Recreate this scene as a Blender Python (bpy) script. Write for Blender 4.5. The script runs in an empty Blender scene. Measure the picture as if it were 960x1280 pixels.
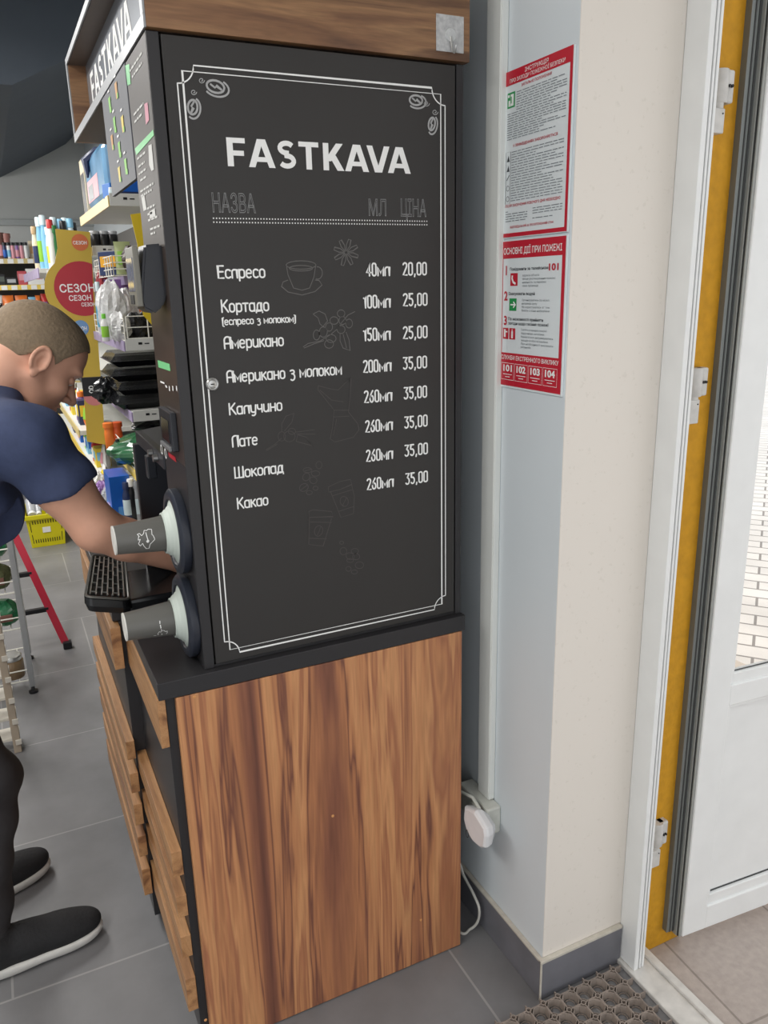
import bpy, bmesh, math, random
import numpy as np
from mathutils import Vector, Matrix
random.seed(7)
C = bpy.context.scene.collection
SC = bpy.context.scene
# ------------------------------------------------------------------ camera
CAM = np.array([-0.2238, -1.4362, 1.643]); FPX = 991.15
YAW, PITCH, ROLL = 0.4457, 0.2783, -0.0231
def _basis():
    f = np.array([math.sin(YAW)*math.cos(PITCH), math.cos(YAW)*math.cos(PITCH), -math.sin(PITCH)])
    r = np.array([math.cos(YAW), -math.sin(YAW), 0.0]); u = np.cross(r, f)
    c, s = math.cos(ROLL), math.sin(ROLL)
    return c*r+s*u, -s*r+c*u, f
_r, _u, _f = _basis()
cd = bpy.data.cameras.new('camera'); cam = bpy.data.objects.new('camera', cd); C.objects.link(cam)
cd.sensor_fit = 'VERTICAL'; cd.sensor_height = 36.0; cd.lens = FPX*36.0/1280.0; cd.clip_start = 0.02
M4 = Matrix(((_r[0], _u[0], -_f[0], CAM[0]), (_r[1], _u[1], -_f[1], CAM[1]), (_r[2], _u[2], -_f[2], CAM[2]), (0, 0, 0, 1)))
cam.matrix_world = M4
SC.camera = cam
# measuring helpers: where the sight line of a photo point meets a plane of the place
def _ray(x, y): return _f*FPX + _r*(x-480) - _u*(y-640)
def bx(x, y, v): d = _ray(x, y); return CAM + d*(v-CAM[0])/d[0]
def by(x, y, v): d = _ray(x, y); return CAM + d*(v-CAM[1])/d[1]
def bz(x, y, v=0.0): d = _ray(x, y); return CAM + d*(v-CAM[2])/d[2]
# ------------------------------------------------------------------ world, lights, exposure
w = bpy.data.worlds.new('overcast'); SC.world = w; w.use_nodes = True
bg = w.node_tree.nodes['Background']; bg.inputs[0].default_value = (0.96, 0.98, 1.0, 1); bg.inputs[1].default_value = 1.3
SC.view_settings.view_transform = 'Standard'; SC.view_settings.look = 'None'
SC.view_settings.exposure = 0.12; SC.view_settings.gamma = 1.0; SC.view_settings.use_curve_mapping = False
def area(name, loc, sx, sy, power, col=(1, 1, 1), rot=(0, 0, 0)):
    l = bpy.data.lights.new(name, 'AREA'); l.shape = 'RECTANGLE'; l.size = sx; l.size_y = sy; l.energy = power; l.color = col
    o = bpy.data.objects.new(name, l); C.objects.link(o); o.location = loc; o.rotation_euler = rot
    return o
area('ceiling_lamp', (-1.3, 1.2, 2.95), 0.3, 3.0, 48, (1, 0.98, 0.95))
area('ceiling_lamp', (-1.0, 4.4, 2.35), 0.5, 3.2, 55, (1, 0.98, 0.95))
area('ceiling_lamp', (-0.9, 2.6, 2.8), 0.3, 0.8, 30, (1, 0.98, 0.95))
def fill_point(loc, power):
    l = bpy.data.lights.new('back_wall_fill', 'POINT'); l.energy = power; l.shadow_soft_size = 0.15; l.color = (1, 0.98, 0.95); o = bpy.data.objects.new('back_wall_fill', l); C.objects.link(o); o.location = loc
fill_point((-1.3, 5.2, 2.25), 26)  # unseen point light, added to brighten the back wall above the shelves
area('ceiling_lamp', (-1.7, -1.0, 2.9), 0.5, 1.6, 34, (1, 0.97, 0.93))
# ------------------------------------------------------------------ materials
def lin(c):
    c = c/255.0
    return c/12.92 if c <= 0.04045 else ((c+0.055)/1.055)**2.4
def rgb(r, g, b): return (lin(r), lin(g), lin(b), 1)
MATS = {}
def mat(name, col, rough=0.5, metal=0.0, var=0.06, scale=25.0, bump=0.0, trans=0.0, alpha=1.0, emit=0.0, ior=1.45, spec=0.5):
    if name in MATS: return MATS[name]
    m = bpy.data.materials.new(name); m.use_nodes = True; nt = m.node_tree; b = nt.nodes['Principled BSDF']
    c = rgb(*col)
    b.inputs['Roughness'].default_value = rough; b.inputs['Metallic'].default_value = metal
    b.inputs['IOR'].default_value = ior; b.inputs['Specular IOR Level'].default_value = spec
    b.inputs['Base Color'].default_value = c
    if var > 0:
        tc = nt.nodes.new('ShaderNodeTexCoord'); n = nt.nodes.new('ShaderNodeTexNoise'); n.inputs['Scale'].default_value = scale; n.inputs['Detail'].default_value = 4
        nt.links.new(tc.outputs['Object'], n.inputs['Vector'])
        mx = nt.nodes.new('ShaderNodeMix'); mx.data_type = 'RGBA'
        mx.inputs[6].default_value = tuple(max(0, v*(1-var*2)) for v in c[:3])+(1,)
        mx.inputs[7].default_value = tuple(min(1, v*(1+var*2)) for v in c[:3])+(1,)
        nt.links.new(n.outputs['Fac'], mx.inputs[0]); nt.links.new(mx.outputs[2], b.inputs['Base Color'])
        if bump > 0:
            bp = nt.nodes.new('ShaderNodeBump'); bp.inputs['Strength'].default_value = bump; bp.inputs['Distance'].default_value = 0.004
            nt.links.new(n.outputs['Fac'], bp.inputs['Height']); nt.links.new(bp.outputs[0], b.inputs['Normal'])
    if trans > 0: b.inputs['Transmission Weight'].default_value = trans
    if alpha < 1: b.inputs['Alpha'].default_value = alpha
    if emit > 0:
        b.inputs['Emission Color'].default_value = c; b.inputs['Emission Strength'].default_value = emit
    MATS[name] = m
    return m
def ramp_mat(name, vec_scale, nscale, stops, rough=0.4, rot=(0, 0, 0), distort=1.2, fine=60, bump=0.0, detail=5):
    """long-grained wood: a stretched noise through a ramp, with finer fibres over it"""
    m = bpy.data.materials.new(name); m.use_nodes = True; nt = m.node_tree; b = nt.nodes['Principled BSDF']; b.inputs['Roughness'].default_value = rough
    L = nt.links.new
    tc = nt.nodes.new('ShaderNodeTexCoord'); mp = nt.nodes.new('ShaderNodeMapping'); mp.inputs['Scale'].default_value = vec_scale; mp.inputs['Rotation'].default_value = rot
    L(tc.outputs['Object'], mp.inputs[0])
    n = nt.nodes.new('ShaderNodeTexNoise'); n.inputs['Scale'].default_value = nscale; n.inputs['Detail'].default_value = detail; n.inputs['Distortion'].default_value = distort; n.inputs['Roughness'].default_value = 0.55
    L(mp.outputs[0], n.inputs['Vector'])
    r = nt.nodes.new('ShaderNodeValToRGB')
    els = r.color_ramp.elements
    while len(els) < len(stops): els.new(0.5)
    for e, (p, c) in zip(els, stops): e.position = p; e.color = rgb(*c)
    L(n.outputs['Fac'], r.inputs[0])
    mp2 = nt.nodes.new('ShaderNodeMapping'); mp2.inputs['Scale'].default_value = tuple(v*1.0 for v in vec_scale); mp2.inputs['Rotation'].default_value = rot
    L(tc.outputs['Object'], mp2.inputs[0])
    n2 = nt.nodes.new('ShaderNodeTexNoise'); n2.inputs['Scale'].default_value = fine; n2.inputs['Detail'].default_value = 3
    L(mp2.outputs[0], n2.inputs['Vector'])
    mr = nt.nodes.new('ShaderNodeMapRange'); mr.inputs[1].default_value = 0.3; mr.inputs[2].default_value = 0.7; mr.inputs[3].default_value = 0.86; mr.inputs[4].default_value = 1.1
    L(n2.outputs['Fac'], mr.inputs[0])
    mx = nt.nodes.new('ShaderNodeMix'); mx.data_type = 'RGBA'; mx.blend_type = 'MULTIPLY'; mx.inputs[0].default_value = 1
    L(r.outputs[0], mx.inputs[6]); L(mr.outputs[0], mx.inputs[7]); L(mx.outputs[2], b.inputs['Base Color'])
    MATS[name] = m
    return m
WOODS = [(0.26, (104, 64, 50)), (0.34, (146, 95, 68)), (0.40, (188, 130, 88)), (0.44, (162, 105, 74)), (0.48, (200, 144, 98)), (0.53, (182, 124, 84)), (0.555, (116, 72, 58)), (0.58, (176, 118, 80)), (0.66, (138, 88, 66)), (0.75, (98, 60, 50))]
WOOD_V = ramp_mat('walnut_vertical', (6.0, 6.0, 0.32), 1.75, WOODS, 0.42, distort=0.55, fine=26, detail=4)
WOOD_H = ramp_mat('walnut_horizontal', (0.42, 3.6, 5.5), 2.6, [(0.3, (74, 50, 38)), (0.42, (112, 80, 56)), (0.5, (150, 112, 78)), (0.6, (122, 86, 60)), (0.72, (84, 58, 44))], 0.42)
WOOD_Y = ramp_mat('walnut_slat', (8, 0.5, 8), 2.2, [(0.3, (120, 80, 52)), (0.45, (168, 122, 80)), (0.55, (184, 138, 94)), (0.7, (140, 98, 66))], 0.5)
def tile_mat(name, bw, bh, off, shift, c1, c2, cm, mortar=0.006, rough=0.5, rot=0.0, nvar=0.25, nscale=2.5):
    m = bpy.data.materials.new(name); m.use_nodes = True; nt = m.node_tree; b = nt.nodes['Principled BSDF']; b.inputs['Roughness'].default_value = rough
    L = nt.links.new
    tc = nt.nodes.new('ShaderNodeTexCoord'); mp = nt.nodes.new('ShaderNodeMapping'); mp.inputs['Location'].default_value = (shift[0], shift[1], 0); mp.inputs['Rotation'].default_value = (0, 0, rot)
    L(tc.outputs['Object'], mp.inputs[0])
    br = nt.nodes.new('ShaderNodeTexBrick'); br.offset = off; br.inputs['Scale'].default_value = 1; br.inputs['Brick Width'].default_value = bw; br.inputs['Row Height'].default_value = bh
    br.inputs['Mortar Size'].default_value = mortar; br.inputs['Mortar Smooth'].default_value = 0.1; br.inputs['Bias'].default_value = 0
    br.inputs['Color1'].default_value = rgb(*c1); br.inputs['Color2'].default_value = rgb(*c2); br.inputs['Mortar'].default_value = rgb(*cm)
    L(mp.outputs[0], br.inputs['Vector'])
    n = nt.nodes.new('ShaderNodeTexNoise'); n.inputs['Scale'].default_value = nscale; n.inputs['Detail'].default_value = 8; n.inputs['Roughness'].default_value = 0.6
    L(tc.outputs['Object'], n.inputs['Vector'])
    mr = nt.nodes.new('ShaderNodeMapRange'); mr.inputs[1].default_value = 0.3; mr.inputs[2].default_value = 0.7; mr.inputs[3].default_value = 1-nvar; mr.inputs[4].default_value = 1+nvar
    L(n.outputs['Fac'], mr.inputs[0])
    mx = nt.nodes.new('ShaderNodeMix'); mx.data_type = 'RGBA'; mx.blend_type = 'MULTIPLY'; mx.inputs[0].default_value = 1
    L(br.outputs['Color'], mx.inputs[6]); L(mr.outputs[0], mx.inputs[7]); L(mx.outputs[2], b.inputs['Base Color'])
    MATS[name] = m
    return m
BLACK = mat('black_laminate', (44, 43, 45), 0.42, 0, 0.03, 300)
PANEL = mat('menu_black', (47, 45, 44), 0.46, 0, 0.03, 8)
SEAM = mat('seam_black', (18, 18, 19), 0.6, 0, 0)
DARK = mat('dark_plastic', (38, 40, 46), 0.38, 0, 0.04, 60)
GLOSS = mat('gloss_black', (22, 23, 25), 0.18, 0, 0.03, 40)
BROWNB = mat('machine_front', (62, 53, 49), 0.3, 0, 0.04, 20)
WHITE_INK = mat('white_print', (240, 240, 238), 0.6, 0, 0.02)
FAINT = mat('chalk_print', (104, 102, 100), 0.8, 0, 0.12, 120)
FAINTER = mat('faint_chalk_print', (80, 76, 75), 0.8, 0, 0.12, 120)
ORN = mat('silver_print', (170, 170, 170), 0.6, 0, 0.1, 90)
WHITE = mat('white_plastic', (232, 232, 230), 0.4, 0, 0.02)
TRUNK = mat('trunking_white', (222, 224, 220), 0.45, 0, 0.02, 6)
OFFW = mat('grimy_white_plastic', (205, 206, 198), 0.5, 0, 0.1, 40)
STEEL = mat('brushed_steel', (190, 190, 188), 0.3, 0.9, 0.05)
RED = mat('sign_red', (196, 38, 56), 0.35, 0, 0.02)
INK = mat('dark_print', (62, 66, 72), 0.6, 0, 0)
INK2 = mat('grey_print', (128, 134, 140), 0.6, 0, 0)
SIGNW = mat('sign_white', (226, 232, 234), 0.25, 0, 0.01)
GREEN = mat('sign_green', (40, 150, 82), 0.4, 0, 0.02)
WALLG = mat('wall_paint_grey', (216, 223, 227), 0.55, 0, 0.02, 3)
def dirty_wall(name, base, spot):
    m = bpy.data.materials.new(name); m.use_nodes = True; nt = m.node_tree; b = nt.nodes['Principled BSDF']; b.inputs['Roughness'].default_value = 0.6
    tc = nt.nodes.new('ShaderNodeTexCoord'); n = nt.nodes.new('ShaderNodeTexNoise'); n.inputs['Scale'].default_value = 90; n.inputs['Detail'].default_value = 6
    nt.links.new(tc.outputs['Object'], n.inputs['Vector'])
    r = nt.nodes.new('ShaderNodeValToRGB'); r.color_ramp.elements[0].position = 0.30; r.color_ramp.elements[0].color = rgb(*spot); r.color_ramp.elements[1].position = 0.37; r.color_ramp.elements[1].color = rgb(*base)
    nt.links.new(n.outputs['Fac'], r.inputs[0]); nt.links.new(r.outputs[0], b.inputs['Base Color'])
    return m
WALLC = dirty_wall('wall_paint_cream', (227, 220, 211), (220, 213, 203))
BACKW = mat('back_wall_paint', (190, 192, 190), 0.7, 0, 0.03, 3)
PVC = mat('white_pvc', (230, 231, 230), 0.38, 0, 0.03, 14)
PVC_SHADE = mat('shaded_pvc', (112, 116, 114), 0.4, 0.2, 0.05, 30)  # door PVC with the shade of the hinge gap put into its colour
PVCD = mat('dark_gasket', (58, 60, 60), 0.5, 0, 0.08, 30)
FLOOR = tile_mat('floor_tile', 0.618, 0.6, 0.36, (-0.44+0.36*0.618+6.18, 12.257), (122, 121, 122), (114, 114, 116), (146, 145, 144), 0.003, 0.38, nvar=0.2)
SKIRT = mat('skirting_tile', (112, 112, 118), 0.45, 0, 0.12, 14)
GROUT = mat('skirting_edge', (196, 190, 178), 0.7, 0, 0.1, 60)
OUTT = tile_mat('porch_tile', 0.33, 0.33, 0.0, (0.18, 0.10), (176, 164, 156), (168, 157, 150), (140, 130, 122), 0.003, 0.6, rot=0.06, nvar=0.1, nscale=60)
PAVE = tile_mat('street_paving', 0.26, 0.13, 0.5, (10.4, 10.4), (238, 232, 226), (228, 222, 216), (150, 143, 138), 0.007, 0.7, rot=0.9, nvar=0.1)
YELW = mat('yellow_stucco', (196, 142, 24), 0.75, 0, 0.12, 45, bump=0.8)
SOFF = mat('dark_soffit', (70, 77, 86), 0.7, 0, 0.06, 6)
GLASS = mat('pane_glass', (250, 252, 252), 0.02, 0, 0, trans=1.0, ior=1.05)
RUBBER = mat('mat_rubber', (142, 130, 121), 0.75, 0, 0.22, 40)
# ------------------------------------------------------------------ mesh helpers
class MB:
    """collects shapes into one mesh"""
    def __init__(s): s.v = []; s.f = []; s.m = []; s.sm = []
    def add(s, vs, fs, mi=0, smooth=False):
        o = len(s.v); s.v += [tuple(float(c) for c in v) for v in vs]; s.f += [tuple(i+o for i in f) for f in fs]; s.m += [mi]*len(fs); s.sm += [smooth]*len(fs); return s
    def box(s, x0, x1, y0, y1, z0, z1, b=0.0, mi=0, rot=None, piv=None):
        x0, x1 = min(x0, x1), max(x0, x1); y0, y1 = min(y0, y1), max(y0, y1); z0, z1 = min(z0, z1), max(z0, z1)
        bm = bmesh.new(); r = bmesh.ops.create_cube(bm, size=1)
        bmesh.ops.scale(bm, vec=(x1-x0, y1-y0, z1-z0), verts=bm.verts); bmesh.ops.translate(bm, vec=((x0+x1)/2, (y0+y1)/2, (z0+z1)/2), verts=bm.verts)
        if b > 0: bmesh.ops.bevel(bm, geom=list(bm.edges), offset=min(b, 0.45*min(x1-x0, y1-y0, z1-z0)), segments=2, profile=0.5, affect='EDGES')
        if rot is not None: bmesh.ops.rotate(bm, cent=piv or ((x0+x1)/2, (y0+y1)/2, (z0+z1)/2), matrix=rot, verts=bm.verts)
        bm.verts.index_update(); vs = [v.co[:] for v in bm.verts]; fs = [tuple(v.index for v in f.verts) for f in bm.faces]; bm.free()
        return s.add(vs, fs, mi)
    def prism(s, pts, d, mi=0):
        """pts: closed 3-D outline, d: extrusion vector"""
        n = len(pts); a = [np.array(p, float) for p in pts]; dd = np.array(d, float)
        s.add(a+[p+dd for p in a], [tuple(range(n))[::-1], tuple(range(n, 2*n))]+[(i, (i+1) % n, n+(i+1) % n, n+i) for i in range(n)], mi); return s
    def tube(s, pts, r, seg=8, mi=0, closed=False, cap=True):
        P = [Vector(p) for p in pts]; n = len(P); rs = r if isinstance(r, (list, tuple)) else [r]*n
        vs = []; prev = None
        for i, p in enumerate(P):
            if closed: t = P[(i+1) % n]-P[i-1]
            else: t = P[min(i+1, n-1)]-P[max(i-1, 0)]
            t.normalize()
            if prev is None:
                a = Vector((0, 0, 1)) if abs(t.z) < 0.9 else Vector((1, 0, 0)); u = t.cross(a).normalized()
            else: u = (prev-t*prev.dot(t)).normalized()
            prev = u; v = t.cross(u)
            for k in range(seg):
                a = 2*math.pi*k/seg; vs.append(p+(u*math.cos(a)+v*math.sin(a))*rs[i])
        fs = []
        for i in range(n if closed else n-1):
            for k in range(seg):
                j = (i+1) % n; fs.append((i*seg+k, i*seg+(k+1) % seg, j*seg+(k+1) % seg, j*seg+k))
        if cap and not closed: fs += [tuple(range(seg))[::-1], tuple(range((n-1)*seg, n*seg))]
        return s.add(vs, fs, mi, True)
    def bar(s, a, b, r, seg=6, mi=0): return s.tube([a, b], r, seg, mi)
    def lathe(s, prof, o=(0, 0, 0), axis='z', seg=20, mi=0, smooth=True):
        vs = []; n = len(prof)
        for (r, h) in prof:
            r = max(r, 2e-4)
            for k in range(seg):
                a = 2*math.pi*k/seg; c, d = r*math.cos(a), r*math.sin(a)
                p = (c, d, h) if axis == 'z' else ((h, c, d) if axis == 'x' else (c, h, d))
                vs.append((p[0]+o[0], p[1]+o[1], p[2]+o[2]))
        fs = [(i*seg+k, i*seg+(k+1) % seg, (i+1)*seg+(k+1) % seg, (i+1)*seg+k) for i in range(n-1) for k in range(seg)]
        fs += [tuple(range(seg))[::-1], tuple(range((n-1)*seg, n*seg))]
        return s.add(vs, fs, mi, smooth)
    def ell(s, c, r, mi=0, seg=16, rings=10, rot=None):
        prof = [(max(1e-4, math.sin(math.pi*i/rings)), -math.cos(math.pi*i/rings)) for i in range(rings+1)]
        t = MB(); t.lathe(prof, seg=seg)
        vs = [Vector((v[0]*r[0], v[1]*r[1], v[2]*r[2])) for v in t.v]
        if rot is not None: vs = [rot @ v for v in vs]
        return s.add([(v[0]+c[0], v[1]+c[1], v[2]+c[2]) for v in vs], t.f, mi, True)
    def build(s, name, mats, parent=None, loc=None):
        me = bpy.data.meshes.new(name); me.from_pydata(s.v, [], s.f)
        me.polygons.foreach_set('material_index', s.m); me.polygons.foreach_set('use_smooth', s.sm)
        bm = bmesh.new(); bm.from_mesh(me); bmesh.ops.recalc_face_normals(bm, faces=bm.faces)
        for e in bm.edges:
            if len(e.link_faces) == 2 and e.calc_face_angle(0.0) > 0.75: e.smooth = False
        bm.to_mesh(me); bm.free()
        for m in (mats if isinstance(mats, (list, tuple)) else [mats]): me.materials.append(m)
        o = bpy.data.objects.new(name, me); C.objects.link(o)
        if parent is not None:
            o.parent = parent; o.matrix_parent_inverse = Matrix.Translation(-parent.location) if parent.type == 'EMPTY' and parent.parent is None else Matrix()
        if loc is not None: o.location = loc
        return o
def tag(o, label, cat, group=None):
    o['label'] = label; o['category'] = cat
    if group: o['group'] = group
    return o
def thing(name, label, cat, loc=(0, 0, 0), group=None):
    o = bpy.data.objects.new(name, None); C.objects.link(o); o.location = loc; o.empty_display_size = 0.05
    return tag(o, label, cat, group)
def struct(o, **k): o['kind'] = 'structure'; return o
# ------------------------------------------------------------------ writing and line art
_tc = {}
def text_geo(body, offset=0.0, outline=0.0):
    key = (body, offset, outline)
    if key in _tc: return _tc[key]
    cu = bpy.data.curves.new('t', 'FONT'); cu.body = body; cu.size = 1; cu.offset = offset; cu.resolution_u = 3
    if outline > 0: cu.fill_mode = 'NONE'; cu.bevel_depth = outline; cu.bevel_resolution = 0
    o = bpy.data.objects.new('t', cu); C.objects.link(o)
    dg = bpy.context.evaluated_depsgraph_get(); me = bpy.data.meshes.new_from_object(o.evaluated_get(dg))
    v = np.array([x.co[:] for x in me.vertices]) if len(me.vertices) else np.zeros((0, 3)); f = [tuple(p.vertices) for p in me.polygons]
    bpy.data.objects.remove(o); bpy.data.curves.remove(cu); bpy.data.meshes.remove(me)
    _tc[key] = (v, f)
    return v, f
CAPH = None
def put_text(mb, body, P, U, V, N, width=None, cap=0.02, offset=0.0, outline=0.0, align='l', mi=0, eps=0.0006):
    """writes body with its baseline starting at P; width fits the line, cap is the capital height"""
    global CAPH
    if CAPH is None:
        a, _ = text_geo('H'); CAPH = a[:, 1].max()-a[:, 1].min()
    v, f = text_geo(body, offset, outline)
    if len(v) == 0: return
    sy = cap/CAPH; x0, x1 = v[:, 0].min(), v[:, 0].max()
    sx = sy if width is None else width/(x1-x0)
    wd = (x1-x0)*sx; sh = 0 if align == 'l' else (-wd/2 if align == 'c' else -wd)
    P, U, V, N = [np.array(a, float) for a in (P, U, V, N)]
    pts = [P+U*((a[0]-x0)*sx+sh)+V*(a[1]*sy)+N*(eps+abs(a[2])*sy*0.3) for a in v]
    mb.add(pts, f, mi)
def ribbon(mb, pts, wd, N, mi=0, closed=False):
    """flat printed line of width wd along pts on the plane with normal N"""
    P = [np.array(p, float) for p in pts]; N = np.array(N, float); n = len(P); L = []; 
    for i in range(n):
        a = P[(i-1) % n] if (closed or i > 0) else P[i]; b = P[(i+1) % n] if (closed or i < n-1) else P[i]
        t = b-a; t = t/(np.linalg.norm(t)+1e-9); s = np.cross(N, t)
        e1 = P[i]-a; l1 = np.linalg.norm(e1); k = abs((e1/l1) @ t) if l1 > 1e-9 else 1.0
        s = s*wd/2/max(k, 0.6); L += [P[i]+s, P[i]-s]
    fs = [(2*i, 2*i+1, 2*((i+1) % n)+1, 2*((i+1) % n)) for i in range(n if closed else n-1)]
    mb.add(L, fs, mi)
def arc(cx, cy, rx, ry, a0=0, a1=360, n=16, rot=0):
    o = []
    c, s = math.cos(math.radians(rot)), math.sin(math.radians(rot))
    for i in range(n+1):
        a = math.radians(a0+(a1-a0)*i/n); x, y = rx*math.cos(a), ry*math.sin(a); o.append((cx+x*c-y*s, cy+x*s+y*c))
    return o
# rounded single-stroke lettering of the menu rows: glyph = (advance, strokes on a grid where 1 is the capital height)
def _rr(x0, y0, x1, y1, r, n=5):
    o = []
    for cx, cy, a0 in ((x1-r, y1-r, 0), (x0+r, y1-r, 90), (x0+r, y0+r, 180), (x1-r, y0+r, 270)):
        o += [(cx+r*math.cos(math.radians(a0+90*k/n)), cy+r*math.sin(math.radians(a0+90*k/n))) for k in range(n+1)]
    return o+[o[0]]
def _a(cx, cy, rx, ry, a0, a1, n=10): return [(cx+rx*math.cos(math.radians(a0+(a1-a0)*k/n)), cy+ry*math.sin(math.radians(a0+(a1-a0)*k/n))) for k in range(n+1)]
XH = 0.68
GLYPH = {
 'Е': (0.50, [[(0.46, 1), (0.04, 1), (0.04, 0), (0.46, 0)], [(0.04, 0.52), (0.42, 0.52)]]),
 'К': (0.56, [[(0.04, 1), (0.04, 0)], [(0.50, 1), (0.06, 0.46)], [(0.18, 0.58), (0.54, 0)]]),
 'А': (0.58, [[(0.04, 0), (0.04, 0.62)]+_a(0.30, 0.70, 0.26, 0.30, 180, 60, 8)+[(0.54, 0.96), (0.54, 0)], [(0.04, 0.42), (0.54, 0.42)]]),
 'Л': (0.54, [[(0.04, 0), (0.04, 0.66)]+_a(0.28, 0.72, 0.24, 0.28, 180, 80, 8)+[(0.50, 1), (0.50, 0)]]),
 'Ш': (0.78, [[(0.04, 1), (0.04, 0.0), (0.72, 0.0), (0.72, 1)], [(0.38, 1), (0.38, 0.02)]]),
 'а': (0.50, [_rr(0.04, 0, 0.44, XH, 0.18), [(0.44, XH), (0.44, 0)]]),
 'г': (0.36, [[(0.04, 0), (0.04, XH), (0.34, XH)]]),
 'д': (0.54, [[(0.0, -0.14), (0.0, 0.02), (0.52, 0.02), (0.52, -0.14)], [(0.08, 0.02), (0.12, 0.40)]+_a(0.28, 0.44, 0.16, XH-0.44, 180, 90, 6)+[(0.43, XH), (0.43, 0.02)]]),
 'е': (0.48, [[(0.06, 0.36), (0.42, 0.36), (0.42, 0.48)]+_a(0.23, 0.46, 0.19, 0.22, 10, 180, 8)+[(0.04, 0.22)]+_a(0.23, 0.20, 0.19, 0.20, 180, 320, 8)]),
 'з': (0.44, [[(0.04, XH-0.05)]+_a(0.20, 0.52, 0.18, 0.16, 120, -80, 8)+[(0.16, 0.36)], [(0.20, 0.36)]+_a(0.20, 0.06, 0.21, 0.30, 90, -130, 10)]),
 'и': (0.50, [[(0.04, XH), (0.04, 0.18)]+_a(0.23, 0.19, 0.19, 0.19, 180, 300, 7), [(0.44, XH), (0.44, 0)], [(0.30, 0.02), (0.44, 0.20)]]),
 'к': (0.44, [[(0.04, XH), (0.04, 0)], [(0.40, XH), (0.06, 0.32)], [(0.16, 0.40), (0.42, 0)]]),
 'л': (0.48, [[(0.04, 0), (0.04, 0.44)]+_a(0.23, 0.47, 0.19, XH-0.47, 180, 80, 7)+[(0.43, XH), (0.43, 0)]]),
 'м': (0.58, [[(0.04, 0), (0.04, XH), (0.28, 0.20), (0.52, XH), (0.52, 0)]]),
 'н': (0.48, [[(0.04, XH), (0.04, 0)], [(0.43, XH), (0.43, 0)], [(0.04, 0.34), (0.43, 0.34)]]),
 'о': (0.48, [_rr(0.04, 0, 0.43, XH, 0.19)]),
 'п': (0.48, [[(0.04, 0), (0.04, 0.46)]+_a(0.23, 0.48, 0.19, XH-0.48, 180, 70, 7)+[(0.43, XH), (0.43, 0)]]),
 'р': (0.50, [[(0.05, XH), (0.05, -0.24)], _rr(0.05, 0, 0.45, XH, 0.19)]),
 'с': (0.43, [_a(0.24, XH-0.20, 0.20, 0.20, 35, 180, 8)+_a(0.24, 0.20, 0.20, 0.20, 180, 325, 8)]),
 'т': (0.44, [[(0.0, XH), (0.42, XH)], [(0.21, XH), (0.21, 0)]]),
 'у': (0.48, [[(0.04, XH), (0.05, 0.30)]+_a(0.24, 0.22, 0.19, 0.18, 170, 330, 7), [(0.45, XH), (0.40, 0.0)]+_a(0.22, -0.06, 0.18, 0.20, 10, -120, 7)]),
 'ч': (0.46, [[(0.04, XH), (0.05, 0.42)]+_a(0.22, 0.42, 0.17, 0.15, 185, 300, 6)+[(0.41, 0.34)], [(0.41, XH), (0.41, 0)]]),
 '0': (0.42, [_rr(0.03, 0, 0.35, 1, 0.155)]),
 '1': (0.28, [[(0.02, 0.80), (0.17, 1), (0.17, 0)]]),
 '2': (0.42, [_a(0.19, 0.82, 0.16, 0.18, 165, -20, 8)+[(0.33, 0.68), (0.03, 0.0), (0.37, 0.0)]]),
 '3': (0.42, [[(0.04, 1), (0.34, 1), (0.17, 0.60)]+_a(0.17, 0.30, 0.18, 0.30, 80, -140, 10)]),
 '4': (0.44, [[(0.28, 0), (0.28, 1), (0.02, 0.26), (0.40, 0.26)]]),
 '5': (0.42, [[(0.33, 1), (0.07, 1), (0.05, 0.58)]+_a(0.18, 0.30, 0.17, 0.30, 110, -140, 10)]),
 '6': (0.42, [[(0.30, 1)]+[(0.14, 0.72), (0.04, 0.40)]+_a(0.19, 0.28, 0.16, 0.28, 170, 530, 16)]),
 ',': (0.20, [[(0.09, 0.06), (0.05, -0.14)]]),
 '(': (0.22, [[(0.20, 1.02), (0.06, 0.98), (0.06, -0.18), (0.20, -0.22)]]),
 ')': (0.24, [[(0.02, 1.02), (0.16, 0.98), (0.16, -0.18), (0.02, -0.22)]]),
 ' ': (0.30, []),
}
def stroke_text(mb, body, P, U, V, N, width, cap, sw=0.14, eps=0.0006):
    P, U, V, N = [np.array(a, float) for a in (P, U, V, N)]
    adv = sum(GLYPH[c][0] for c in body)+0.075*(len(body)-1); sx = width/adv; x = 0.0; wd = cap*sw; q_ = 0
    for c in body:
        a_, st = GLYPH[c]
        for s in st:
            q_ += 1; e = eps+0.00006*(q_ % 4)          # strokes lie over each other like brush marks
            pts = [P+U*((x+q[0])*sx)+V*(q[1]*cap)+N*e for q in s]
            closed = len(pts) > 3 and np.linalg.norm(pts[0]-pts[-1]) < 1e-6
            ribbon(mb, pts[:-1] if closed else pts, wd, N, closed=closed)
            for k_, p_ in enumerate([] if closed else [pts[0], pts[-1]]):      # round stroke ends
                mb.add([p_+N*(0.00002*(k_+1))+(U*math.cos(t)+V*math.sin(t))*wd/2 for t in [math.pi*k/4 for k in range(8)]], [tuple(range(8))])
        x += a_+0.075
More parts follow.
